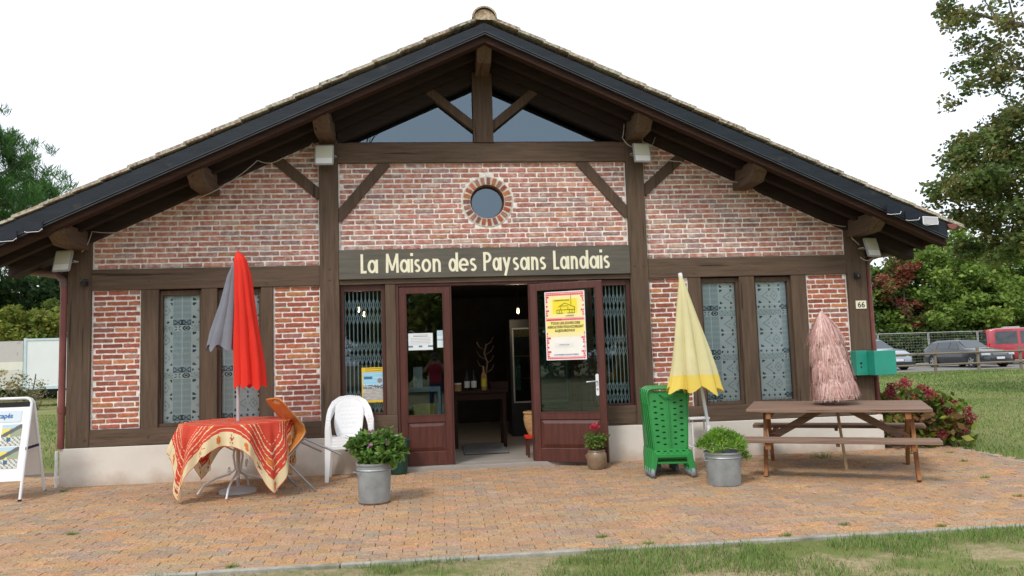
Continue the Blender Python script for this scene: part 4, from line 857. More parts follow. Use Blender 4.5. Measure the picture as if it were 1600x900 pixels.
# grass
def blades(name, n, area, hgt, wd, cols, lbl, dens=None, thr=-.2, sc=1.2, zf=gz):
    x = area[0]+NR.rand(n)*(area[1]-area[0]); y = area[2]+NR.rand(n)*(area[3]-area[2])
    keep = np.array([mnoise.noise(Vector((a*sc, b*sc*1.5, 2.3)))*.7+mnoise.noise(Vector((a*4, b*5, 7)))*.5+rnd.uniform(-.22, .22) > thr for a, b in zip(x, y)])
    if dens is not None: keep &= dens(x, y)
    x = x[keep]; y = y[keep]; n = len(x); z = np.array([zf(b) for b in y])-.008
    a = NR.rand(n)*2*np.pi; h = hgt*(.35+NR.rand(n)*.9); ln_ = h*(.25+.8*NR.rand(n)); w2 = wd*(.6+.8*NR.rand(n))
    dx = np.cos(a); dy = np.sin(a); V = np.empty((n, 3, 3))
    V[:, 0] = np.stack([x-dy*w2, y+dx*w2, z], 1); V[:, 1] = np.stack([x+dy*w2, y-dx*w2, z], 1); V[:, 2] = np.stack([x+dx*ln_, y+dy*ln_, z+h], 1)
    C = np.asarray(cols)[NR.randint(0, len(cols), n)]*(.7+.6*NR.rand(n))[:, None]
    o = npmesh(name, V.reshape(-1, 3), 3, C, 'leaf'); tag(o, lbl, 'grass', kind='stuff')
GC = [(.14, .25, .05), (.18, .30, .065), (.22, .31, .08), (.11, .20, .05), (.30, .30, .13)]
blades('grass', 115000, (-4.4, 5.2, -6.3, -4.10), .055, .0030, GC, 'patchy trampled grass in front of the kerb', thr=.07)
blades('grass', 45000, (-4.4, 5.2, -6.3, -4.12), .022, .0022, [(.36, .29, .17), (.30, .25, .13), (.20, .27, .08), (.16, .25, .06)], 'dry straw and short blades on the sandy soil before the kerb', thr=-.6)
blades('grass', 60000, (6.13, 15, -3.5, 9), .05, .006, GC+[(.12, .2, .04)]*3, 'mown lawn to the right of the paving', thr=-.45, sc=.5)
blades('grass', 50000, (9, 26, 9, 26), .07, .016, GC+[(.12, .2, .04)]*3, 'lawn running up to the rail fence', thr=-.35, sc=.3)
blades('grass', 30000, (-14, -5.3, 1.6, 16), .07, .008, GC+[(.11, .2, .04)]*3, 'lawn between the shop and the truck', thr=-.4, sc=.5)
def weed(lbl, x, y, n, h, c=GC):
    pts = np.array([(x, y, gz(y)+.0)]); a = NR.rand(n)*2*np.pi; r_ = NR.rand(n)*h*.9; V = np.empty((n, 3, 3)); bx = x+np.cos(a)*r_*1.6; by = y+np.sin(a)*r_*.8; z = gz(y)-.008
    w2 = .0035; V[:, 0] = np.stack([bx-w2, by, bx*0+z], 1); V[:, 1] = np.stack([bx+w2, by, bx*0+z], 1); V[:, 2] = np.stack([bx+np.cos(a)*h*.5, by+np.sin(a)*h*.5, z+h*(.4+.8*NR.rand(n))], 1)
    o = npmesh('weed', V.reshape(-1, 3), 3, np.asarray(c)[NR.randint(0, len(c), n)], 'leaf'); tag(o, lbl, 'weed', 'weeds in the paving joints')
WD = [(5.3, -.5, 'flat weed tuft in the paving by the right kerb'), (5.75, -.6, 'small weed against the right kerb'), (5.0, -2.2, 'low weed tuft in front of the bench end'), (4.1, -.5, 'dry stalks of weed under the picnic table'), (4.65, -3.1, 'weed tuft at the right edge of the paving'), (5.5, -1.2, 'weed tuft between the bench and the right kerb'), (-3.9, -2.6, 'single weed in the paving at front left'), (.6, -3.7, 'tiny weed close to the kerb, centre'), (2.6, -3.75, 'tiny weed close to the kerb, right of centre'), (-2.2, -3.95, 'weed clump against the kerb at the left'), (-5.0, -.35, 'small weeds at the foot of the plinth corner'), (.9, -3.98, 'low weed clump against the kerb, centre right'), (2.0, -3.97, 'weed clump against the kerb beyond the right tub'), (3.3, -3.96, 'long weed clump against the kerb at the right')]
for x, y, l in WD: weed(l, x, y, 70, .035 if 'stalks' not in l else .09)

def shrub(cen, rad, per, size, cols, name='foliage', parent=None, **k): return leaves(name, cen, rad, per, size, cols, parent=parent, **k)
# hydrangea
hy = thing('hydrangea_bush', 'hydrangea bush with crimson flower heads at the right corner of the shop', 'bush', (5.75, .35, 0))
C_ = [(rnd.uniform(-.42, .62), rnd.uniform(-.5, .6), rnd.uniform(.1, .68)) for _ in range(70)]; C_ = [(x, y, z*(1-.30*max(0, x-.1)/.6)) for x, y, z in C_]
shrub(C_, .15, 34, .115, [(.13, .20, .03), (.20, .25, .04), (.10, .16, .035), (.26, .26, .05), (.22, .12, .05)], parent=hy)
sm = MB()
for x, y, z in C_[:24]: sm.tube([(x*.2, y*.2, 0), (x*.7, y*.7, z*.6), (x, y, z)], .006, 5)
sm.build('stems', 'bark', hy)
FH = [(-.40, -.42, .80), (-.22, -.48, .86), (-.33, -.40, .60), (.05, -.40, .76), (.12, -.46, .70), (.34, -.34, .62), (.50, -.30, .58), (.62, -.22, .52), (.78, -.25, .44), (.42, -.40, .46), (.66, -.40, .34), (.20, -.50, .18), (-.10, -.40, .66), (.86, -.2, .34), (.55, -.44, .22), (-.35, -.30, .72), (.30, -.1, .7), (0, 0, .8)]
for x, y, z in FH: shrub([(x, y, z)], .075, 170, .03, [(.36, .03, .06), (.45, .06, .10), (.28, .03, .05), (.38, .10, .12)], 'flower_head', hy)

# ================================================================ BACKGROUND OBJECTS
# truck box on the left
tk = thing('truck_trailer', 'white box trailer on a concrete block left of the shop', 'trailer', (-16.95, 22.6, 0), R(7))
MB().box(0, 9.5, 0, 2.4, .78, 2.66).build('box', mat('truck_white', (.72, .75, .76), .5, .04, .8, streak=(1.2, (1, 1, .35), .6, .15, (.42, .42, .38), .4)), tk, bevel=.02)
MB().box(-.03, .07, -.03, .05, .62, 2.72).box(-.02, 9.5, -.03, -.002, .68, .80).box(-.02, 9.5, -.025, -.001, 2.62, 2.70).build('edge_trim', 'grille', tk)
en = MB(); 
def endcol(u, v):
    if v > .55: return (.46, .44, .43) if mnoise.noise(Vector((u*7, v*5, 0))) < .3 else (.38, .34, .33)
    if v > .4 and u < .6: return (.66, .65, .58)
    k = mnoise.noise(Vector((u*4, v*5, 5))); return (.55, .55, .50) if k > -.15 else (.40, .33, .22)
en.grid(lambda u, v: (-u*1.9-.06, u*.5+.02, .72+v*1.9), 30, 30, endcol); en.build('picture_panel', 'attr', tk, solid=.02)
MB().box(.2, 9, .4, .6, .45, .7).box(.2, 9, 1.8, 2.0, .45, .7).build('chassis', 'black', tk)
cbk = thing('concrete_block', 'weathered concrete block under the trailer', 'block', (-15.6, 22.4, 0)); MB().box(0, 1.3, 0, 1.6, -.1, .6).build('block', 'plinth', cbk, bevel=.02)
stk = thing('leaning_stake', 'green stake leaning in the grass before the trailer', 'stake', (-10.9, 12.5, 0), rot=(0, R(22), 0)); MB().tube([(0, 0, 0), (0, 0, 1.15)], .025, 6).build('stake', 'tank', stk)
wb = thing('dry_shrub', 'dry straggly shrub in front of the trailer', 'shrub', (-14.9, 19.5, 0)); leaves('foliage', [(rnd.uniform(-1.2, .3), rnd.uniform(-.4, .4), rnd.uniform(.2, 1.25)) for _ in range(26)], .3, 40, .09, [(.20, .20, .08), (.26, .22, .12), (.12, .15, .05)], parent=wb); MB().tube([(0, 0, 0), (-.2, 0, .6), (-.1, 0, 1.3)], .02, 5).tube([(0, 0, 0), (.2, .1, .8)], .015, 5).build('stems', 'bark', wb)
# cars
M['tyre'] = mat('tyre', (.02, .02, .022), .8, .2, 9); M['rim'] = mat('alloy', (.45, .46, .48), .35, .1, 9, metal=.7); M['cglass'] = glass('car_glass', (.06, .07, .08), 2.2)
M['wglass'] = mat('windscreen_sky', (.06, .07, .08), .04, .1, 3, spec=.5)
def car(name, lbl, loc, rz_, st, wins, W_, col, wb_, wr, front, glassn='wglass', front_x=0, cat='car'):
    """st: stations (x, half width, z bottom, z belt, z roof, half roof width); x=0 front"""
    t = thing(name, lbl, cat, loc, rz_); pm = mat(name+'_paint', col, .25, .05, 2, spec=.6, coat=.8)
    b = MB(); rings = []
    for x, hw, zb, zs, zr, hr in st:
        zm = zb+(zs-zb)*.5
        rings.append([(x, -hw*.93, zb), (x, -hw, zb+.12), (x, -hw*1.01, zm), (x, -hw*.97, zs), (x, -hr, zr-.05 if zr > zs+.1 else zr-.01), (x, -hr*.85, zr), (x, hr*.85, zr), (x, hr, zr-.05 if zr > zs+.1 else zr-.01), (x, hw*.97, zs), (x, hw*1.01, zm), (x, hw, zb+.12), (x, hw*.93, zb)])
    n = 12; vs = [v for r_ in rings for v in r_]; fs = [(i*n+k, i*n+(k+1) % n, (i+1)*n+(k+1) % n, (i+1)*n+k) for i in range(len(rings)-1) for k in range(n)]+[list(range(n)), list(range(len(vs)-n, len(vs)))]
    b.add(vs, fs); o = b.build('body', pm, t, smooth=True, bevel=.015)
    def side(x): # interpolate
        for a, c in zip(st[:-1], st[1:]):
            if a[0] <= x <= c[0]:
                q = (x-a[0])/(c[0]-a[0]+1e-9); return [a[i]+(c[i]-a[i])*q for i in range(6)]
        return st[-1]
    for (xa, xb, xc, xd) in wins:     # bottom-front, bottom-rear, top-rear, top-front
        for s in (-1, 1):
            q = []
            for x, tt in ((xa, .08), (xb, .08), (xc, .86), (xd, .86)):
                _, hw, zb, zs, zr, hr = side(x); zt = zr-.05; q.append((x, s*(hw*.97+(hr-hw*.97)*tt+.012), zs+(zt-zs)*tt))
            MB().add(q, [(0, 1, 2, 3)]) ; mm = MB(); mm.add(q, [(0, 1, 2, 3)]); mm.build('side_window', glassn, t, solid=.004)
    for k in front.get('screen', []):
        (x0, z0, w0), (x1, z1, w1) = k; mm = MB(); mm.add([(x0, -w0, z0), (x0, w0, z0), (x1, w1, z1), (x1, -w1, z1)], [(0, 1, 2, 3)]); mm.build('windscreen' if k is front['screen'][0] else 'rear_window', glassn, t, solid=.006)
    for x in wb_:
        for s in (-1, 1):
            y = s*(W_/2-.055); mb = MB().lathe([(wr*.62, -.1), (wr*.95, -.1), (wr, -.07), (wr, .07), (wr*.95, .1), (wr*.62, .1)], n=28); TT = Matrix.Translation((x, y, wr)) @ Matrix.Rotation(R(90), 4, 'X')
            wo = mb.build('wheel', 'tyre', t, smooth=True, T=TT); rm = MB().lathe([(0, .02), (wr*.16, .03), (wr*.17, .0)], n=16).lathe([(wr*.58, -.08), (wr*.64, -.09), (wr*.64, .09), (wr*.58, .08)], n=28)
            for k in range(5):
                a = 2*math.pi*k/5
                for zz in (-.075, .075): rm.beam((wr*.1*math.cos(a), wr*.1*math.sin(a), zz), (wr*.6*math.cos(a), wr*.6*math.sin(a), zz), .07, .015, (0, 0, 1))
            rm.build('rim', 'rim', wo); MB().lathe([(0, -.03), (wr*.6, -.03)], n=24).lathe([(0, .03), (wr*.6, .03)], n=24).build('brake_disc', 'tyre', wo)
            MB().lathe([(0, 0), (wr*1.14, 0)], n=28).build('wheel_arch', 'tyre', t, T=Matrix.Translation((x, s*(W_/2+.012), wr+.02)) @ Matrix.Rotation(R(90), 4, 'X'))
    for nm, mt2, bx in front['parts']: MB().box(*bx).build(nm, mt2, t, bevel=.012)
    return t
M['head'] = mat('headlamp', (.55, .6, .65), .1, .3, 12, spec=.9); M['plate'] = mat('number_plate', (.7, .72, .74), .4, .02, 5); M['eu'] = mat('plate_blue', (.02, .06, .35), .4, .02, 5); M['grillem'] = mat('chrome_grille', (.30, .31, .32), .25, .5, 60, (1, 1, 1), metal=.8)
wag = [(0, .60, .28, .50, .60, .50), (.10, .80, .22, .62, .72, .66), (.45, .88, .2, .78, .86, .76), (1.35, .90, .2, .90, .98, .78), (1.50, .90, .2, .93, 1.02, .74), (2.15, .90, .2, .95, 1.40, .58), (2.5, .90, .2, .95, 1.45, .60), (3.6, .90, .2, .96, 1.44, .60), (4.1, .89, .22, .98, 1.38, .60), (4.45, .86, .25, .98, 1.12, .68), (4.60, .78, .32, .85, .92, .66)]
def fp(W_, x=0., z=.55, hz=.62):
    return [('headlight', 'head', (x-.0, x+.28, -W_*.46, -W_*.30, hz, hz+.11)), ('headlight', 'head', (x-.0, x+.28, W_*.30, W_*.46, hz, hz+.11)), ('grille', 'grillem', (x-.02, x+.1, -W_*.22, W_*.22, hz-.02, hz+.10)), ('number_plate', 'plate', (x-.045, x-.02, -.26, .26, z-.13, z-.02)), ('bumper_intake', 'black', (x-.01, x+.1, -W_*.38, W_*.38, .27, .36)), ('plate_band', 'eu', (x-.047, x-.04, -.262, -.22, z-.13, z-.02)), ('plate_band', 'eu', (x-.047, x-.04, .22, .262, z-.13, z-.02))]
car('estate_car', 'dark grey estate car parked behind the rail fence', (27.45, 26.35, .045), R(94), wag, [(1.75, 2.45, 2.45, 2.18), (2.52, 3.35, 3.35, 2.52), (3.42, 4.18, 3.98, 3.42)], 1.8, (.022, .027, .036), (.85, 3.65), .33, {'screen': [((1.50, 1.03, .66), (2.12, 1.40, .52)), ((4.44, 1.13, .6), (4.12, 1.38, .52))], 'parts': fp(1.8)})
suv = [(0, .62, .30, .62, .78, .5), (.10, .82, .25, .78, .92, .66), (.5, .90, .24, .95, 1.03, .76), (1.2, .92, .24, 1.02, 1.08, .78), (1.35, .92, .24, 1.04, 1.12, .74), (1.95, .92, .24, 1.06, 1.55, .6), (2.3, .92, .24, 1.06, 1.62, .62), (3.6, .92, .24, 1.06, 1.62, .62), (4.1, .90, .26, 1.06, 1.5, .62), (4.35, .85, .32, .95, 1.05, .62)]
car('white_car', 'white car with dark bumper half hidden behind the green letterbox', (22.5, 27.0, .045), R(96), suv, [(1.55, 2.3, 2.3, 2.0), (2.36, 3.15, 3.15, 2.36), (3.2, 3.95, 3.85, 3.2)], 1.84, (.36, .41, .47), (.85, 3.5), .36, {'screen': [((1.33, 1.13, .66), (1.92, 1.54, .54)), ((4.33, 1.06, .6), (4.1, 1.48, .54))], 'parts': fp(1.84, 0, .58, .72)+[('bumper', 'black', (-.05, .35, -.9, .9, .25, .42))]})
van = [(0, .80, .32, 1.0, 1.9, .66), (.12, .92, .28, 1.05, 1.98, .74), (.5, .95, .28, 1.08, 2.02, .76), (3.6, .95, .28, 1.08, 2.02, .76), (3.95, .94, .28, 1.04, 1.5, .7), (4.35, .90, .3, .95, 1.05, .7), (4.75, .84, .35, .8, .9, .62)]
vn = car('red_van', 'red passenger van with tinted windows at the right picture edge', (30.5, 31.4, .045), R(-28), van, [(.35, 1.45, 1.45, .42), (1.6, 2.75, 2.75, 1.6), (2.9, 3.75, 3.45, 2.9)], 1.9, (.36, .02, .035), (.85, 3.8), .34, {'screen': [((-.012, 1.12, .7), (-.0, 1.78, .58)), ((3.98, 1.5, .6), (3.66, 1.95, .6))], 'parts': [('tail_light', 'redcloth', (-.03, .06, -.9, -.78, .8, 1.2)), ('tail_light', 'redcloth', (-.03, .06, .78, .9, .8, 1.2)), ('roof_vent', 'grey', (.9, 1.7, -.3, .3, 2.021, 2.10))]}, cat='van')
# rail fence
M['fence'] = wood('fence_wood', 'z', (.20, .165, .125))
fdir = Vector((1, .16, 0)).normalized(); f0 = Vector((21.0, 22.0, 0))
for k in range(-4, 6):
    p = f0+fdir*(2.34*k)
    rf_ = thing('rail_fence', ('section of brown rail fence, '+{-4: 'farthest left, hidden by the shop corner', -3: 'second, hidden by the shop corner', -2: 'behind the hydrangea', -1: 'in front of the white car', 0: 'in front of the rear of the estate car', 1: 'in front of the bonnet of the estate car', 2: 'in front of the red van', 3: 'first beyond the right picture edge', 4: 'second beyond the right edge', 5: 'last one beyond the right edge'}[k]), 'fence', p, math.atan2(fdir.y, fdir.x), 'rail fence sections along the car park')
    MB().tube([(0, 0, -.1), (rnd.uniform(-.03, .03), 0, 1.12)], .065, 10).build('post', 'fence', rf_, smooth=True)
    for z in (.42, .90): MB().tube([(0, -.07, z), (2.36, -.07, z+rnd.uniform(-.015, .015))], .042, 8).build('rail', 'fence', rf_, smooth=True)
# mesh site fence
for k in range(5):
    fe = thing('mesh_fence', 'galvanised mesh fence panel behind the cars, '+('far left one behind the shop corner', 'left one above the white car', 'second one behind the estate car', 'third one behind the estate car', 'right one behind the van')[k], 'fence', (22.2+3.45*k, 33.6+.35*k, 0), R(6), 'mesh fence panels behind the parked cars')
    MB().tube([(0, 0, 0), (0, 0, 2.0)], .019, 6).tube([(3.4, 0, 0), (3.4, 0, 2.0)], .019, 6).tube([(0, 0, 2.0), (3.4, 0, 2.0)], .02, 6).tube([(0, 0, .15), (3.4, 0, .15)], .02, 6).build('frame', 'grey', fe)
    g = MB()
    for j in range(1, 12): g.tube([(0, 0, .15+j*.16), (3.4, 0, .15+j*.16)], .003, 3, cap=False)
    for j in range(1, 17): g.tube([(j*.2, 0, .15), (j*.2, 0, 2.0)], .0018, 3, cap=False)
    g.build('mesh', 'grey', fe)

# ================================================================ FOREGROUND OBJECTS
# garden table
TX, TY = -2.90, -.93; TZ = gz(TY)
gt = thing('garden_table', 'round white metal garden table with scrolled legs under the tablecloth', 'table', (TX, TY, TZ))
MB().lathe([(0, .762), (.59, .762), (.60, .770), (.59, .778), (0, .778)], n=48).build('table_top', 'grey', gt, smooth=True)
MB().tube([(0, 0, .16), (0, 0, .76)], .02, 10).build('column', 'whitem', gt)
for a in (-92, -178, -4, 88):
    c, s = math.cos(R(a)), math.sin(R(a)); r_ = .43
    MB().tube([(c*d, s*d, z) for d, z in ((.02, .62), (.05, .40), (.03, .25), (.10, .20), (.24, .16), (.36, .10), (r_, .0))], .012, 8).build('leg', 'whitem', gt, smooth=True)
    MB().tube([(c*d, s*d, z) for d, z in ((.03, .45), (.16, .52), (.30, .62), (.46, .755))], .009, 7).build('brace', 'whitem', gt, smooth=True)
    MB().tube([(c*(.33+.055*math.cos(t*.5)*(1-t*.055)), s*(.33+.055*math.cos(t*.5)*(1-t*.055)), .27+.055*math.sin(t*.5)*(1-t*.055)) for t in range(0, 16)], .006, 6).build('scroll', 'whitem', gt, smooth=True)
# tablecloth
def cloth():
    t = thing('tablecloth', 'red striped tablecloth with a cream border of orange leaves over the round table', 'tablecloth', (TX, TY, TZ)); mb = MB()
    cor = [(-128, .62, 17), (-45, .56, 18), (52, .52, 20), (140, .52, 20)]
    def hang(a):
        h = .19
        for c, amt, wd in cor:
            d = (a-c+180) % 360-180; h += amt*math.exp(-(abs(d)/wd)**1.6)
        return h
    N = 420; NVv = 110; RT = .612
    def fn(u, v):
        a = u*360-180; H = hang(a); tot = RT+H; s = tot*v
        fold = .045*math.sin(R(a)*9+.7)+.022*math.sin(R(a)*21+1)+.012*math.sin(R(a)*37)
        if s < RT: r_ = s; z = .783+.0015*math.sin(a*.3)*(s/RT)
        else:
            d = s-RT; e = min(1, d/.12); r_ = RT+.018*e+d*.10+fold*min(1, d/.25); z = .783-d*.985-.004*e
            r_ -= .0*d
        dx = 0
        if s > RT and -150 < a < -105: dx = -.06*min(1, (s-RT)/.6)
        z = max(z, .012+.008*abs(math.sin(a)))
        return (r_*math.cos(R(a))+dx, r_*math.sin(R(a))*(1 if s < RT else 1), z)
    def cf(u, v):
        a = u*360-180; H = hang(a); tot = RT+H; s = tot*v; ed = tot-s; x = s*math.cos(R(a)); y = s*math.sin(R(a))
        red = (.66, .068, .038); crm = (.80, .68, .42); org = (.72, .22, .04); dr = (.45, .07, .03)
        al = R(a)*1.5
        if ed < .155:
            if ed < .008 or ed > .148: return (.60, .10, .04)
            k = al*1.9; i = int(math.floor(k*1.6)); cx = (k*1.6-i-.5)/1.6/1.9; cy = ed-.078
            q = math.hypot(cx*1.0, cy)
            if i % 2 == 0 and q < .045: return org if mnoise.noise(Vector((cx*60, cy*60, i))) > -.2 else (.55, .13, .03)
            if i % 2 and q < .02: return dr
            if i % 2 and .028 < q < .05 and math.sin(math.atan2(cy, cx)*5) > .3: return (.55, .12, .04)
            return crm
        if s > RT*.93:
            if .18 < ed < .188 or .25 < ed < .265 or .34 < ed < .352 or .41 < ed < .43 or .50 < ed < .51: return crm
            if .275 < ed < .33 and math.sin(al*9) > .55: return org
        elif (y+1) % .2 < .018: return crm
        return red
    mb.grid(fn, N, NVv, cf); o = mb.build('cloth', 'cloth', t, smooth='full')
cloth()
# closed parasols
def folded(mb, secs, n=8, amp=.35, nseg=128, scal=.03, ph=0, bmi=None):
    """secs: (cx, cy, z, rx, ry) from top to bottom, pleated like a closed canopy"""
    m_ = len(secs)
    for j in range(m_-1):
        pass
    vs = []
    for j, (cx, cy, z, rx, ry) in enumerate(secs):
        t = j/(m_-1); A = amp*min(1, t*1.6)
        for k in range(nseg):
            a = 2*math.pi*k/nseg; w_ = 1-A*(1-abs(math.cos(.5*(n*a+ph+1.1*t*math.sin(a+ph)+.5*math.sin(z*3+a))))**.8)
            ww = w_+.05*math.sin(3*a+z*6)*t+.16*t*mnoise.noise(Vector((math.cos(a)*1.7+ph, math.sin(a)*1.7, z*1.1)))+.05*t*mnoise.noise(Vector((math.cos(a)*6, math.sin(a)*6+ph, z*2.2)))
            dz = (-scal*math.cos(n*a+ph)-.05*mnoise.noise(Vector((math.cos(a)*2, math.sin(a)*2, ph+3))))*max(0, t-.85)/.15 if t > .85 else 0
            vs.append((cx+rx*ww*math.cos(a), cy+ry*ww*math.sin(a), z+dz))
    o = len(mb.v); mb.v += vs
    for j in range(m_-1):
        for k in range(nseg):
            mb.f.append([o+j*nseg+k, o+j*nseg+(k+1) % nseg, o+(j+1)*nseg+(k+1) % nseg, o+(j+1)*nseg+k]); mb.c.append((1, 1, 1)); mb.m.append(0 if bmi is None or j < bmi else 1)
def interp(keys, n):
    out_ = []
    for i in range(n+1):
        t = i/n*(len(keys)-1); j = min(int(t), len(keys)-2); q = t-j; out_.append(tuple(keys[j][k]*(1-q)+keys[j+1][k]*q for k in range(len(keys[0]))))
    return out_
rp = thing('parasol', 'closed bright red parasol with a grey underlayer standing in the table', 'parasol', (TX, TY, TZ))
MB().tube([(0, 0, .06), (0, 0, 2.62)], .019, 10).build('pole', 'grey', rp, smooth=True)
f_ = MB(); folded(f_, interp([(.01, -.02, 2.67, .03, .03), (.03, -.02, 2.60, .07, .07), (.055, -.02, 2.42, .095, .09), (.075, -.02, 2.1, .115, .11), (.10, -.02, 1.75, .145, .13), (.125, -.02, 1.4, .175, .15), (.135, -.02, 1.17, .19, .16)], 30), 7, .38); f_.build('red_canopy', 'redcloth', rp, smooth='full')
f_ = MB(); folded(f_, interp([(-.03, .04, 2.58, .03, .03), (-.06, .04, 2.42, .07, .05), (-.10, .04, 2.1, .11, .07), (-.15, .04, 1.8, .16, .09), (-.175, .04, 1.60, .185, .10)], 24), 6, .35, ph=1); f_.build('grey_canopy', 'greycloth', rp, smooth='full')
MB().lathe([(0, 2.63), (.02, 2.63), (.024, 2.66), (.015, 2.69), (0, 2.70)], n=12).build('finial', 'redcloth', rp, smooth=True)
MB().lathe([(0, 0), (.2, 0), (.2, .03), (.12, .055), (.03, .06), (0, .06)], n=28).build('foot', 'grey', rp, smooth=True)
# yellow parasol leaning
top = Vector((2.14, -1.3, 2.23)); ft = Vector((2.46, -1.27, gz(-1.27)))
yp = thing('parasol', 'closed pale yellow parasol leaning above the green trolleys', 'parasol', tuple(ft))
L_ = (top-ft).length; ax = (top-ft).normalized()
yp.rotation_euler = ax.to_track_quat('Z', 'Y').to_euler()
MB().tube([(0, 0, 0), (0, 0, L_)], .019, 10).build('pole', 'pole', yp, smooth=True); MB().tube([(0, 0, .5), (0, 0, .56)], .024, 10).build('collar', 'white', yp)
MB().lathe([(0, L_+.05), (.022, L_+.045), (.026, L_+.02), (.022, L_-.01), (0, L_-.01)], n=12).build('finial', 'white', yp, smooth=True)
yk = Matrix.Identity(4)
inv = (Matrix.Translation(ft) @ ax.to_track_quat('Z', 'Y').to_matrix().to_4x4()).inverted()
ks = [(2.14, -1.3, 2.235, .02, .02), (2.15, -1.31, 2.10, .05, .045), (2.175, -1.32, 1.8, .125, .09), (2.195, -1.34, 1.5, .20, .13), (2.21, -1.36, 1.2, .275, .165), (2.215, -1.38, .93, .345, .19)]
f_ = MB(); folded(f_, interp(ks, 30), 7, .42, scal=.035, ph=.6, bmi=26); f_.v = [tuple(inv @ Vector(v)) for v in f_.v]; f_.build('canopy', ['yelcloth', 'yelband'], yp, smooth='full')
# thatched pink parasol through the picnic table
pf = Vector((3.93, -1.40, gz(-1.4))); ptp = Vector((3.77, -1.36, 1.79)); ax = (ptp-pf).normalized()
pp = thing('parasol', 'closed pink raffia parasol standing through the picnic table', 'parasol', tuple(pf), rot=tuple(ax.to_track_quat('Z', 'Y').to_euler())); L_ = (ptp-pf).length
MB().tube([(0, 0, 0), (0, 0, L_-.02)], .017, 9).build('pole', 'polew', pp, smooth=True)
def raffia():
    V = []; C = []; pal = np.array([(.66, .42, .38), (.76, .53, .48), (.58, .35, .32), (.82, .62, .57)])
    tiers = [(L_+.0, L_-.35, .012, .175), (L_-.26, L_-.57, .13, .20), (L_-.48, L_-.77, .145, .22), (L_-.69, L_-.97, .155, .24)]
    for zt, zb, r0_, r1 in tiers:
        for _ in range(1500):
            a = rnd.uniform(0, 2*math.pi); q = rnd.uniform(0, .5) if r0_ < .05 else rnd.uniform(0, .25); z0 = zt+(zb-zt)*q; rr0 = r0_+(r1-r0_)*q
            ln_ = (zt-zb)*(1-q)*rnd.uniform(.62, 1.22); rr1 = rr0+(r1-rr0)*min(1.1, ln_/((z0-zb)+1e-6))*rnd.uniform(.78, 1.24); a1 = a+rnd.uniform(-.28, .28)
            dv = .22*math.sin(a*5+zt*9); rr1 *= 1+dv*.3; off = .055*(1-z0/L_)
            p = Vector((off+rr0*math.cos(a), rr0*math.sin(a), z0)); mdl = Vector((off+(rr0*.45+rr1*.62)*math.cos((a+a1)/2), (rr0*.45+rr1*.62)*math.sin((a+a1)/2), z0-ln_*.45)); e = Vector((off+rr1*math.cos(a1), rr1*math.sin(a1), z0-ln_))
            sd_ = Vector((-math.sin(a), math.cos(a), 0))*.0045; c = pal[rnd.randrange(4)]*rnd.uniform(.8, 1.15)
            V += [p-sd_, p+sd_, mdl+sd_, mdl-sd_, mdl-sd_, mdl+sd_, e+sd_*.5, e-sd_*.5]; C += [c, c]
    npmesh('raffia_fringe', np.array([tuple(v) for v in V]), 4, np.array(C), 'pink', pp)
    ci = MB(); folded(ci, interp([(0, 0, L_-.01, .012, .012), (.02, 0, L_-.5, .12, .12), (.045, 0, L_-.90, .17, .17)], 10), 8, .2); ci.build('inner_canopy', mat('pink_canvas', (.52, .30, .28), .85, .1, 5), pp)
raffia()
# picnic table
pt_ = thing('picnic_table', 'weathered brown wooden picnic table with attached benches', 'picnic table', (3.857, -1.368, gz(-1.368)), R(-27.7)); pt_.rotation_euler = (R(1.1), 0, R(-27.7))
def plank(nm, x0, x1, y0, y1, z0, z1, mt='pic'): return MB().box(x0, x1, y0, y1, z0, z1).build(nm, mt, pt_, bevel=.006)
for k in range(6): y = -.575+k*.178; plank('top_board', -.93, .93, y, y+.170, .705, .745)
for s in (-1, 1):
    for k in range(1): plank('bench_board', -.97, .97, *sorted((s*.83, s*.575)), .405, .445)
for x in (-.70, .70):
    plank('cross_beam', x-.03, x+.03, -.55, .48, .63, .704, 'pico'); plank('bench_support', x-.03, x+.03, -.80, .80, .33, .404, 'pico')
    for s in (-1, 1):
        MB().beam((x+.035*(1 if x > 0 else -1)*0+(.052 if x > 0 else -.052), s*.60, 0), (x+(.052 if x > 0 else -.052), s*.20, .70), .09, .04, (1, 0, 0)).build('leg', 'pico', pt_, bevel=.004)
    MB().beam((x, 0, .37), (x*.22, 0, .685), .08, .04, (0, 1, 0)).build('diagonal_brace', 'pic', pt_, bevel=.004)
plank('bench_batten', -.02, .02, -.80, -.60, .37, .404); plank('bench_batten', -.02, .02, .60, .80, .37, .404)
# zinc tubs with plants
def tub(lbl, loc, r0_, r1, h, rusty=False):
    t = thing('zinc_tub', lbl, 'tub', loc, 0, 'zinc tubs used as planters')
    MB().lathe([(0, .012), (r0_, .012), (r0_+.006, 0), (r0_+.008, .012), (r1, h-.03), (r1+.01, h-.02), (r1+.01, h), (r1-.004, h), (r1-.01, h-.03), (r1-.012, h-.05)], n=44).build('tub', 'zinc', t, smooth=True)
    MB().lathe([(0, h-.05), (r1-.012, h-.05)], n=30).build('soil', 'soil', t)
    for s in (-1, 1): MB().tube([(s*(r1*.98), -.05, h-.09), (s*(r1+.03), -.045, h-.085), (s*(r1+.03), .045, h-.085), (s*(r1*.98), .05, h-.09)], .006, 6).build('handle', 'zinc', t)
    MB().lathe([(r0_+(r1-r0_)*.78+.004, h*.80), (r0_+(r1-r0_)*.82+.011, h*.83), (r0_+(r1-r0_)*.86+.006, h*.86)], n=40).build('rib', 'zinc', t, smooth=True)
    if rusty:
        MB().lathe([(r0_+.0075, .003), (r0_+.014, .008), (r0_+.0095, .016)], n=40).build('rusty_rim', 'rust', t, smooth=True)
    return t
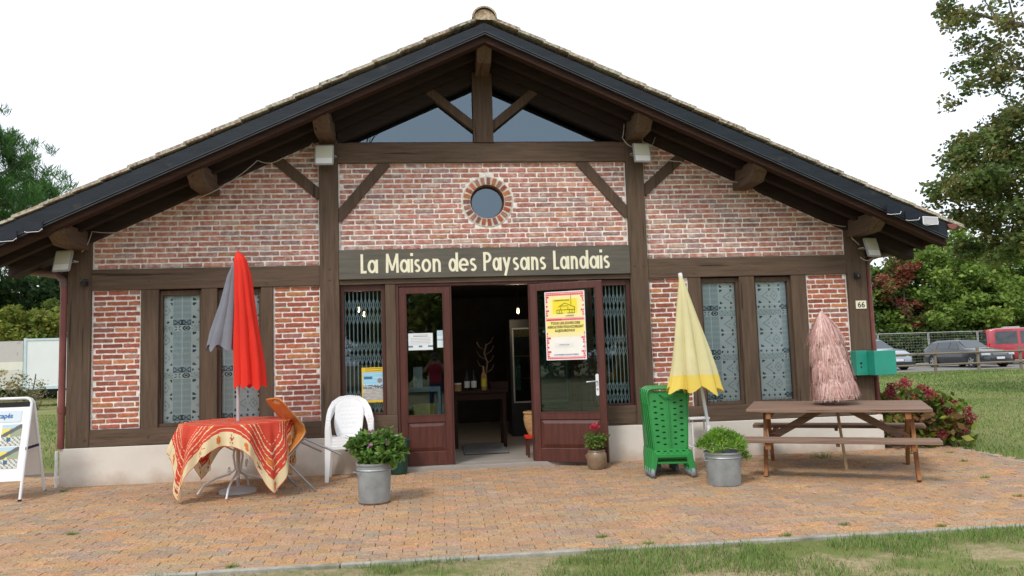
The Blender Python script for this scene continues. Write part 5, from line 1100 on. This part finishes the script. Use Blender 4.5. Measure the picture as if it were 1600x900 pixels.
t1 = tub('zinc tub with rusty foot holding a leafy flowering plant', (-1.335, -2.02+.16, gz(-1.86)), .148, .172, .40, True); t1.rotation_euler = (0, 0, .5)
t2 = tub('zinc tub holding a bright green feathery plant, beside the trolleys', (2.33, -1.97+.15, gz(-1.82)), .165, .19, .345)
def plantA():
    t = thing('leafy_plant', 'leafy plant with small flowers growing in the left zinc tub', 'plant', (-1.335, -1.86, gz(-1.86)+.35)); P = []; s = MB()
    for k in range(40):
        a = rnd.uniform(0, 6.28); r_ = rnd.uniform(.05, .27); h = rnd.uniform(.05, .28)*(1.25-r_*1.6)+.03; e = (r_*math.cos(a)+(.02), r_*math.sin(a), h); P += [(e[0]*q, e[1]*q, e[2]*(.45+.55*q)) for q in (.6, .85, 1)]; s.tube([(0, 0, 0), (e[0]*.5, e[1]*.5, h*.7), e], .003, 4)
    for x, z in ((-.22, .26), (.16, .36), (.10, .30), (-.14, .18), (.22, .28)): P += [(x, -.05, z), (x*.9, -.05, z-.06), (x*.8, -.04, z-.12)]; s.tube([(0, 0, 0), (x*.7, 0, z*.5), (x, -.05, z)], .003, 4)
    s.build('stems', 'bark', t); leaves('leaves', P, .055, 17, .065, [(.10, .22, .035), (.14, .28, .05), (.07, .16, .035), (.20, .30, .07)], parent=t, asp=1.8)
    leaves('blossoms', [(-.02, -.08, .36), (.14, -.1, .25), (-.03, -.14, .24), (.2, -.06, .2)], .02, 14, .028, [(.55, .2, .4), (.6, .5, .15), (.6, .3, .5)], parent=t)
plantA()
def plantB():
    t = thing('feathery_plant', 'bright green feathery plant growing in the right zinc tub', 'plant', (2.33, -1.82, gz(-1.82)+.30)); P = []
    for k in range(130): a = rnd.uniform(0, 6.28); r_ = .24*math.sqrt(rnd.random()); P.append((r_*math.cos(a), r_*math.sin(a), .05+.15*(1-(r_/.25)**2)+rnd.uniform(0, .05)))
    for k in range(7): P.append((.2+k*.008, -.02, .08-.02*k))
    leaves('leaves', P, .042, 40, .05, [(.16, .33, .03), (.22, .40, .05), (.11, .26, .03), (.28, .44, .08)], parent=t, asp=6, up=.6)
plantB()
# stoneware jar
ja = thing('stoneware_jar', 'brown stoneware jar at the foot of the open door', 'jar', (1.235, -.50, gz(-.5))); MB().lathe([(0, 0), (.10, 0), (.118, .04), (.122, .12), (.118, .18), (.10, .205), (.108, .215), (.104, .225), (.092, .22), (.09, .19), (0, .19)], n=30).build('jar', 'jar', ja, smooth=True)
MB().tube([(-.115, 0, .17), (-.135, 0, .165), (-.125, 0, .13), (-.118, 0, .125)], .008, 6).build('handle', 'jar', ja, smooth=True)
cp = thing('potted_flower', 'green plant with crimson bloom growing in the stoneware jar', 'plant', (1.235, -.50, gz(-.5)+.19))
s = MB(); P = []
for k in range(14): a = k*.9; r_ = .05+.05*rnd.random(); s.tube([(0, 0, 0), (r_*math.cos(a), r_*math.sin(a), .1), (r_*1.5*math.cos(a), r_*1.4*math.sin(a), .20)], .003, 4); P += [(r_*1.4*math.cos(a), r_*1.3*math.sin(a), .17), (r_*math.cos(a), r_*math.sin(a), .09)]
s.tube([(0, 0, 0), (-.02, 0, .2), (-.02, -.02, .30)], .004, 5); s.build('stems', 'bark', cp); leaves('leaves', P, .045, 20, .05, [(.12, .24, .04), (.18, .30, .06), (.22, .2, .06)], parent=cp, asp=2.2, up=.5); leaves('bloom', [(-.04, -.03, .31), (.0, -.03, .32)], .033, 110, .025, [(.55, .02, .05), (.7, .08, .14)], parent=cp)
# bin behind the left tub
bn = thing('plant_pot', 'dark green square pot behind the left zinc tub', 'pot', (-1.17, -.20, gz(-.2))); MB().lathe([(0, .01), (.10, .01), (.145, .38), (.15, .38), (.15, .41), (.14, .41), (.13, .36), (0, .36)], n=28).build('pot', mat('pot_green', (.012, .05, .035), .4, .2, 6), bn, smooth=True)
# white monobloc chairs, stacked
def chair():
    c = thing('plastic_chair', 'white plastic garden chair, lowest of the stack', 'chair', (-1.745, -.38, gz(-.38)), R(7), 'stack of white plastic chairs')
    # back panel curved with square holes
    def wz(t): return .13+.075*math.sin(min(1, t/.62)*math.pi/2) if t < .62 else .205*math.sqrt(max(.0, 1-((t-.62)/.40)**2))
    b = MB(); nx, nz = 31, 33
    b.grid(lambda u, t: ((2*u-1)*wz(t)*.84, .20+t*.128-.9*((2*u-1)*wz(t))**2, .43+t*.435), nx, nz)
    keep = [i for i in range(nx*nz) if not (4 < i % nx < 26 and 3 < i//nx < 28 and (i % nx) % 4 == (1 if (i//nx) % 8 == 5 else 3) and (i//nx) % 4 == 1)]
    b.f = [b.f[i] for i in keep]; b.c = [b.c[i] for i in keep]; b.m = [b.m[i] for i in keep]
    b.build('backrest', 'white', c, smooth='full', solid=.006)
    # frame: arms and arch
    fr_ = MB(); arch = [(-.275, -.20, .64), (-.28, -.02, .655), (-.275, .12, .69), (-.255, .24, .76), (-.205, .31, .85), (-.12, .345, .905), (0, .355, .92), (.12, .345, .905), (.205, .31, .85), (.255, .24, .76), (.275, .12, .69), (.28, -.02, .655), (.275, -.20, .64)]
    # broad flat band
    def band(path, wd, th):
        P_ = [Vector(p) for p in path]; vs = []
        for i, p in enumerate(P_):
            d = (P_[min(i+1, len(P_)-1)]-P_[max(0, i-1)]).normalized(); 
            inw = Vector((-p.x, 0, 0)).normalized() if abs(p.x) > .2 and p.z < .72 else Vector((-p.x, .0, -(p.z-.60))).normalized()
            u = (inw-d*inw.dot(d)).normalized(); n_ = d.cross(u)
            vs += [p, p+u*wd, p+u*wd+n_*th, p+n_*th]
        k = len(P_); fr_.add(vs, [(i*4+j, i*4+(j+1) % 4, i*4+4+(j+1) % 4, i*4+4+j) for i in range(k-1) for j in range(4)]+[(0, 1, 2, 3), (4*k-4, 4*k-3, 4*k-2, 4*k-1)])
    band(arch, .055, .012); fr_.build('arm_frame', 'white', c, smooth=True, bevel=.004)
    st_ = MB(); st_.grid(lambda u, v_: ((u-.5)*(.46-.08*v_), -.21+v_*.42, .43-.022*math.sin(math.pi*u)-.02*v_+(.0 if v_ > .06 else -.03)), 14, 14); st_.build('seat', 'white', c, smooth='full', solid=.008)
    MB().box(-.23, .23, -.222, -.212, .385, .43).build('seat_apron', 'white', c, bevel=.004)
    for s in (-1, 1):
        q = MB(); q.add([(s*.275, -.215, .65), (s*.225, -.205, .65), (s*.225, -.20, .40), (s*.21, -.21, .40), (s*.255, -.245, 0), (s*.29, -.245, 0), (s*.285, -.20, .40), (s*.29, -.19, .65)], []); q = MB()
        for (za, xa, ya, wa), (zb, xb, yb, wb2) in (((0, .262, -.245, .022), (.42, .245, -.215, .036)), ((.42, .245, -.215, .036), (.65, .252, -.20, .026))):
            vs = []
            for z_, x_, y_, w2 in ((za, xa, ya, wa), (zb, xb, yb, wb2)): vs += [(s*(x_-w2), y_-.012, z_), (s*(x_+w2), y_-.012, z_), (s*(x_+w2), y_+.03, z_), (s*(x_+w2-.01), y_+.03, z_), (s*(x_+w2-.01), y_, z_), (s*(x_-w2), y_, z_)]
            q.add(vs, [(k, (k+1) % 6, (k+1) % 6+6, k+6) for k in range(6)]+[tuple(range(6)), tuple(range(11, 5, -1))])
        q.build('leg', 'white', c, bevel=.003)
        q = MB(); vs = []
        for z_, x_, y_, w2 in ((0, .235, .30, .022), (.42, .205, .20, .035)): vs += [(s*(x_-w2), y_-.012, z_), (s*(x_+w2), y_-.012, z_), (s*(x_+w2), y_+.03, z_), (s*(x_+w2-.01), y_+.03, z_), (s*(x_+w2-.01), y_, z_), (s*(x_-w2), y_, z_)]
        q.add(vs, [(k, (k+1) % 6, (k+1) % 6+6, k+6) for k in range(6)]+[tuple(range(6)), tuple(range(11, 5, -1))]); q.build('leg', 'white', c, bevel=.003)
    return c
ch = chair(); ch.scale = (1, .8, .95)
z0 = gz(-.38)
for k, l in ((1, 'second from the bottom of the stack'), (2, 'third from the bottom of the stack'), (3, 'topmost of the stack')): dup(ch, (-1.745+.003*k, -.38+.008*k, z0+.034*k), label='white plastic garden chair, '+l)
# orange school chair tipped against the table
oc = thing('school_chair', 'orange moulded chair with steel legs tipped forward against the table', 'chair', (-2.16, -.936, gz(-.936))); oc.scale = (1.088,)*3
fdirc = Vector((math.cos(R(215.8)), math.sin(R(215.8)), 0)); latc = Vector((-fdirc.y, fdirc.x, 0))
# local: +X forward, +Y left, +Z up, origin between front feet; tip about Y
base = Matrix((fdirc, latc, Vector((0, 0, 1)))).transposed().to_4x4()
Rt = base @ Matrix.Rotation(R(49.7), 4, 'Y')
oc.rotation_euler = Rt.to_euler()
def shell():
    pr = [(-.02, .455), (-.05, .475), (-.15, .47), (-.30, .455), (-.385, .46), (-.42, .50), (-.435, .58), (-.45, .70), (-.475, .83), (-.485, .87)]
    mb = MB()
    n = 26
    P_ = interp([(a, 0, b) for a, b in pr], n)
    def fn(u, v_):
        x, _, z = P_[int(round(v_*n))]; h = .20-.03*max(0, v_-.85)/.15-(.02 if v_ < .06 else 0); y = (u-.5)*2*h; c = .02*(1-(2*u-1)**2)
        return (x-(c if v_ > .6 else 0), y, z-(c*.7 if v_ < .5 else 0))
    mb.grid(fn, 16, n)
    # grip slot near the top of the back
    keep = [i for i in range(len(mb.f)) if not (i//16 in (23,) and 5 <= i % 16 <= 10)]
    mb.f = [mb.f[i] for i in keep]; mb.c = [mb.c[i] for i in keep]; mb.m = [mb.m[i] for i in keep]
    mb.build('shell', 'orange', oc, smooth='full', solid=.011)
shell()
for s in (-1, 1):
    MB().tube([(0, s*.21, 0), (-.05, s*.19, .42), (-.09, s*.17, .445), (-.30, s*.17, .435), (-.34, s*.18, .42), (-.44, s*.21, 0)], .0115, 8).build('leg_frame', 'steel', oc, smooth=True)
MB().tube([(-.12, -.17, .44), (-.12, .17, .44)], .01, 8).tube([(-.30, -.17, .435), (-.30, .17, .435)], .01, 8).build('cross_tube', 'steel', oc)
for s in (-1, 1): MB().tube([(-.31, s*.165, .435), (-.40, s*.165, .45), (-.445, s*.16, .52), (-.455, s*.15, .62)], .010, 8).build('back_tube', 'steel', oc, smooth=True)
# A-frame board
af = thing('a_frame_sign', 'white folding pavement sign with printed pictures, cut by the left picture edge', 'sign', (-5.58, -.58, gz(-.58)), R(4))
def afp(s):
    y1 = s*.315; P_ = [(.34, y1, 0), (.325, s*.03, 1.05), (.30, s*.022, 1.085), (.26, s*.018, 1.10), (-.26, s*.018, 1.10), (-.30, s*.022, 1.085), (-.325, s*.03, 1.05), (-.34, y1, 0)]
    o = MB().tube(P_, .016, 8).build('frame', 'whitem', af, smooth=True)
    for x in (-.34, .34): MB().tube([(x, y1, 0), (x, y1, .02)], .02, 8).build('foot', 'black', o)
    a = Vector((0, y1, 0)); b = Vector((0, s*.03, 1.05)); d = b-a; q = MB(); pa = a+d*.20; pb_ = a+d*(.955 if s < 0 else .97)
    q.add([(x, p.y, p.z) for p in (pa, pb_) for x in (-.322, .322)], [(0, 1, 3, 2)]); q.build('panel', 'white', o, solid=.006); return a, d
a_, d_ = afp(-1); afp(1)
MB().box(-.31, .31, -.035, -.028, .985, 1.06).build('clip_rail', 'black', af)
for x in (.335,): MB().beam((x, -.19, .55), (x, .165, .56), .03, .004, (1, 0, 0)).build('strap', mat('strap_navy', (.02, .025, .06), .7, .1, 5), af)
phi = math.atan2(d_.y, d_.z)
def onp(x, k, off=.006): p = a_+d_*k; return Matrix.Translation((x, p.y-off, p.z)) @ Matrix.Rotation(-phi, 4, 'X') @ Matrix.Rotation(R(90), 4, 'X')
MB().prism(rrect(-.28, .24, -.065, .065, .01), 'z', 0, .0015).build('header_card', mat('pale_blue_card', (.60, .70, .76), .6, .02, 4), af, T=onp(0, .86)); text('print', 'Handicap\u00e9s', .078, 'inkb', af, onp(.0, .845, .0085), bold=.002, sx=.85)
def piccol(u, v_):
    if v_ > .42:
        if abs((v_-.42)/.58-u*.9) < .18: return (.10, .12, .12)
        return (.45, .60, .70) if v_ > .8 else ((.75, .62, .12) if u < .45 else (.30, .34, .22))
    if .18 < v_ < .38 and .30 < u < .5: return (.05, .12, .22)
    return (.62, .63, .60) if (int(u*12)+int(v_*16)) % 3 else (.18, .22, .14)
for x, k in ((.06, .56), (.06, .33), (-.20, .56), (-.20, .33)):
    q = MB(); q.grid(lambda u, v_: (u*.2, v_*.235, 0), 24, 26, piccol); q.build('picture', 'attr', af, T=onp(x, k, .0075))
# green trolleys, nested
def trolley():
    t = thing('shopping_trolley', 'green plastic pull-along trolley, front one of the nested row', 'trolley', (1.945, -1.22, gz(-1.3)), R(-9), 'nested green plastic trolleys')
    # front panel with oval holes, leaning slightly back
    ho = []
    for j in range(8):
        z = .37+j*.066
        for s in (-1, 1):
            k = .135+.018*j/8; ho.append(ell(s*k, z+.012, .022, .0095)); ho.append(ell(s*(k-.075), z-.012, .020, .009))
    v, f = plate([(-.185, .295), (-.165, .30), (.165, .30), (.185, .32), (.225, .90), (.215, .93), (-.215, .93), (-.225, .90), (-.187, .32)], ho, .008)
    b = MB(); b.add([(x, -.02+(z_-.3)*.12+y_, z_) for x, z_, y_ in v], f)
    b.box(-.006, .006, -.018, .0, .31, .32) if False else None
    b.build('basket_front', 'green', t)
    MB().beam((-.006, -.028, .33), (-.006, .046, .92), .012, .008).beam((.012, -.028, .33), (.012, .046, .92), .006, .008).build('centre_rib', 'green', t)
    # rim hood + side walls
    sh_ = MB()
    for s in (-1, 1):
        sh_.add([(s*.19, -.04, .29), (s*.235, .04, .95), (s*.24, .16, .97), (s*.20, .34, .30), (s*.20, .33, .22), (s*.205, -.06, .22)], [(0, 1, 2, 3), (0, 3, 4, 5)])
    sh_.build('side_wall', 'green', t, solid=.010, bevel=.003)
    MB().tube([(-.222, .035, .80), (-.236, .03, .92), (-.222, .035, .965), (-.18, .04, .985), (.18, .04, .985), (.222, .035, .965), (.236, .03, .92), (.222, .035, .80)], .014, 8).build('rim', 'green', t, smooth=True)
    MB().add([], []); q = MB(); v, f = plate([(-.205, 0), (.205, 0), (.195, .115), (-.195, .115)], [ell(x, .075, .024, .016) for x in (-.14, -.07, 0, .07, .14)]+[ell(x, .035, .02, .009) for x in (-.10, -.035, .035, .10)], .008)
    q.add([(x, -.10+y_*.75, .245+y_*.5+z_) for x, y_, z_ in v], f); q.build('lower_ledge', 'green', t)
    MB().box(-.195, .195, -.105, -.095, .15, .17).box(-.205, -.17, -.105, -.095, .17, .24).box(.17, .205, -.105, -.095, .17, .24).box(-.17, .17, -.107, -.097, .218, .24).build('front_bar', 'green', t, bevel=.003)
    MB().tube([(-.10, .035, .93), (-.05, .01, .895), (.05, .01, .895), (.10, .035, .93)], .009, 6).build('handle', 'green', t, smooth=True)
    for s in (-1, 1):
        q = MB(); q.add([(s*.155, -.105, .24), (s*.215, -.10, .30), (s*.255, -.12, .06), (s*.20, -.125, .05), (s*.17, -.11, .16)], [(0, 1, 2, 3, 4)]); q.add([(s*.215, -.10, .30), (s*.205, .30, .28), (s*.215, .30, .20), (s*.255, -.12, .06)], [(0, 1, 2, 3)]); q.build('leg', 'green', t, solid=.012, bevel=.003)
        w_ = MB().lathe([(0, -.022), (.04, -.022), (.052, -.012), (.052, .012), (.04, .022), (0, .022)], n=20).build('wheel', 'wheel', t, smooth=True, T=Matrix.Translation((s*.225, -.115, .052)) @ Matrix.Rotation(R(90), 4, 'Y'))
        MB().lathe([(0, -.024), (.018, -.024), (.018, .024), (0, .024)], n=12).build('hub', 'grey', w_)
        MB().lathe([(0, -.018), (.045, -.018), (.05, 0), (.045, .018), (0, .018)], n=20).build('wheel', 'wheel', t, smooth=True, T=Matrix.Translation((s*.10, .30, .05)) @ Matrix.Rotation(R(90), 4, 'Y'))
        MB().beam((s*.10, .30, .05), (s*.10, .28, .24), .04, .012).build('strut', 'green', t)
    MB().box(-.2, .2, -.09, .33, .20, .212).build('floor_tray', 'green', t, bevel=.003)
    return t
tr = trolley(); b0 = tr.location.copy()
for k, l in ((1, 'second one of the nested row'), (2, 'third one of the nested row'), (3, 'rearmost one of the nested row')):
    dup(tr, (b0.x-.006*k, b0.y+.055*k, b0.z+.006*k+.001), label='green plastic pull-along trolley, '+l)
# white folding step behind
sp = thing('folding_stand', 'white metal folding stand against the plinth behind the yellow parasol', 'stand', (2.66, -.25, gz(-.25)))
for x, y in ((-.13, -.05), (.06, -.05), (-.13, .12), (.06, .12)): MB().tube([(x*1.1, y*1.3, 0), (x, y*.6, .52)], .011, 7).build('leg', 'whitem', sp)
MB().box(-.17, .09, -.07, .09, .515, .54).build('top', 'white', sp, bevel=.005); MB().tube([(-.135, -.055, .19), (.063, -.055, .19)], .009, 6).tube([(-.135, -.05, .17), (-.135, .12, .17)], .009, 6).build('rung', 'whitem', sp)

# the photographer, behind the camera, mirrored in the door glass
def person():
    t = thing('person', 'person in a red t-shirt and blue trousers holding a phone up with both hands', 'person', (-.72, -10.28, -.165), 0)
    J = {'pel': (0, 0, .92, .15, .11), 'wai': (0, 0, 1.05, .135, .10), 'che': (0, .0, 1.27, .16, .11), 'nec': (0, .01, 1.42, .055, .055), 'hd0': (0, .02, 1.52, .08, .09), 'hd1': (0, .02, 1.62, .075, .085),
         'shl': (-.17, 0, 1.36, .06, .06), 'ell': (-.30, .12, 1.22, .045, .045), 'wrl': (-.11, .27, 1.46, .03, .03), 'hal': (-.065, .30, 1.51, .035, .028), 'shr': (.17, 0, 1.36, .06, .06), 'elr': (.30, .12, 1.22, .045, .045), 'wrr': (.11, .27, 1.46, .03, .03), 'har': (.065, .30, 1.51, .035, .028),
         'hil': (-.09, 0, .86, .09, .09), 'knl': (-.10, .02, .48, .06, .06), 'anl': (-.11, 0, .09, .042, .042), 'tol': (-.12, .14, .04, .04, .03), 'hir': (.09, 0, .86, .09, .09), 'knr': (.10, .02, .48, .06, .06), 'anr': (.11, 0, .09, .042, .042), 'tor': (.12, .14, .04, .04, .03)}
    E_ = [('pel', 'wai'), ('wai', 'che'), ('che', 'nec'), ('nec', 'hd0'), ('hd0', 'hd1'), ('che', 'shl'), ('shl', 'ell'), ('ell', 'wrl'), ('wrl', 'hal'), ('che', 'shr'), ('shr', 'elr'), ('elr', 'wrr'), ('wrr', 'har'), ('pel', 'hil'), ('hil', 'knl'), ('knl', 'anl'), ('anl', 'tol'), ('pel', 'hir'), ('hir', 'knr'), ('knr', 'anr'), ('anr', 'tor')]
    ks_ = list(J); me = bpy.data.meshes.new('body'); me.from_pydata([J[k][:3] for k in ks_], [(ks_.index(a), ks_.index(b)) for a, b in E_], [])
    o = bpy.data.objects.new('body', me); COL.objects.link(o); o.parent = t
    bm = bmesh.new(); bm.from_mesh(me); lay = bm.verts.layers.skin.verify(); bm.verts.ensure_lookup_table()
    for i, k in enumerate(ks_): bm.verts[i][lay].radius = J[k][3:]; bm.verts[i][lay].use_root = (k == 'pel')
    bm.to_mesh(me); bm.free(); o.modifiers.new('k', 'SKIN'); s_ = o.modifiers.new('u', 'SUBSURF'); s_.levels = 2; s_.render_levels = 2
    dg = bpy.context.evaluated_depsgraph_get(); dg.update(); m2 = bpy.data.meshes.new_from_object(o.evaluated_get(dg)); o.modifiers.clear(); o.data = m2
    sk = mat('skin', (.42, .24, .17), .6, .08, 6); m2.materials.clear()
    for q in (sk, mat('tshirt_red', (.42, .02, .05), .8, .12, 8), mat('trousers_blue', (.03, .05, .13), .85, .15, 8), mat('shoes', (.08, .08, .09), .7, .1, 8)): m2.materials.append(q)
    for p in m2.polygons:
        c = p.center; ar = abs(c.x) > .17 or c.y > .13
        p.material_index = 3 if c.z < .075 else 2 if c.z < .93 else (1 if (c.z < 1.42 and not (c.y > .10 and abs(c.x) < .29 or c.z < 1.23 and abs(c.x) > .24)) else 0); p.use_smooth = True
    hr = MB().lathe([(0, .125), (.05, .12), (.085, .08), (.098, .02), (.095, -.05), (.08, -.10)], (0, 0, 1.59), 20).build('hair', mat('hair_brown', (.05, .03, .02), .7, .2, 20), t, smooth=True, T=Matrix.Translation((0, -.012, 0)))
    for s in (-1, 1):
        for k in range(4): MB().tube([(s*.075, .295, 1.495+k*.019), (s*.072, .325, 1.50+k*.019), (s*.045, .335, 1.502+k*.019)], [.0095, .009, .007], 7).build('finger', sk, t, smooth=True)
        MB().tube([(s*.07, .28, 1.50), (s*.05, .285, 1.50), (s*.03, .30, 1.515)], [.011, .010, .008], 7).build('thumb', sk, t, smooth=True)
    fc = MB().lathe([(0, -.012), (.010, -.008), (.012, 0), (.010, .008), (0, .012)], (0, 0, 0), 8); 
    for s in (-1, 1): MB().lathe([(0, -.009), (.008, -.005), (.010, 0), (.008, .005), (0, .009)], (s*.032, .098, 1.60), 10).build('eye', 'ink', t, smooth=True)
    MB().tube([(0, .10, 1.60), (0, .122, 1.57), (0, .105, 1.562)], [.008, .014, .008], 7).build('nose', sk, t, smooth=True); MB().tube([(-.025, .098, 1.535), (0, .105, 1.533), (.025, .098, 1.535)], .006, 6).build('mouth', mat('lips', (.35, .10, .09), .6, .1, 5), t)
    ph_ = thing('phone', 'black phone held up by the person in the red t-shirt', 'phone', (-.72, -9.945, 1.365)); MB().box(-.075, .075, -.008, 0, -.037, .037).build('body', 'black', ph_, bevel=.004)
person()
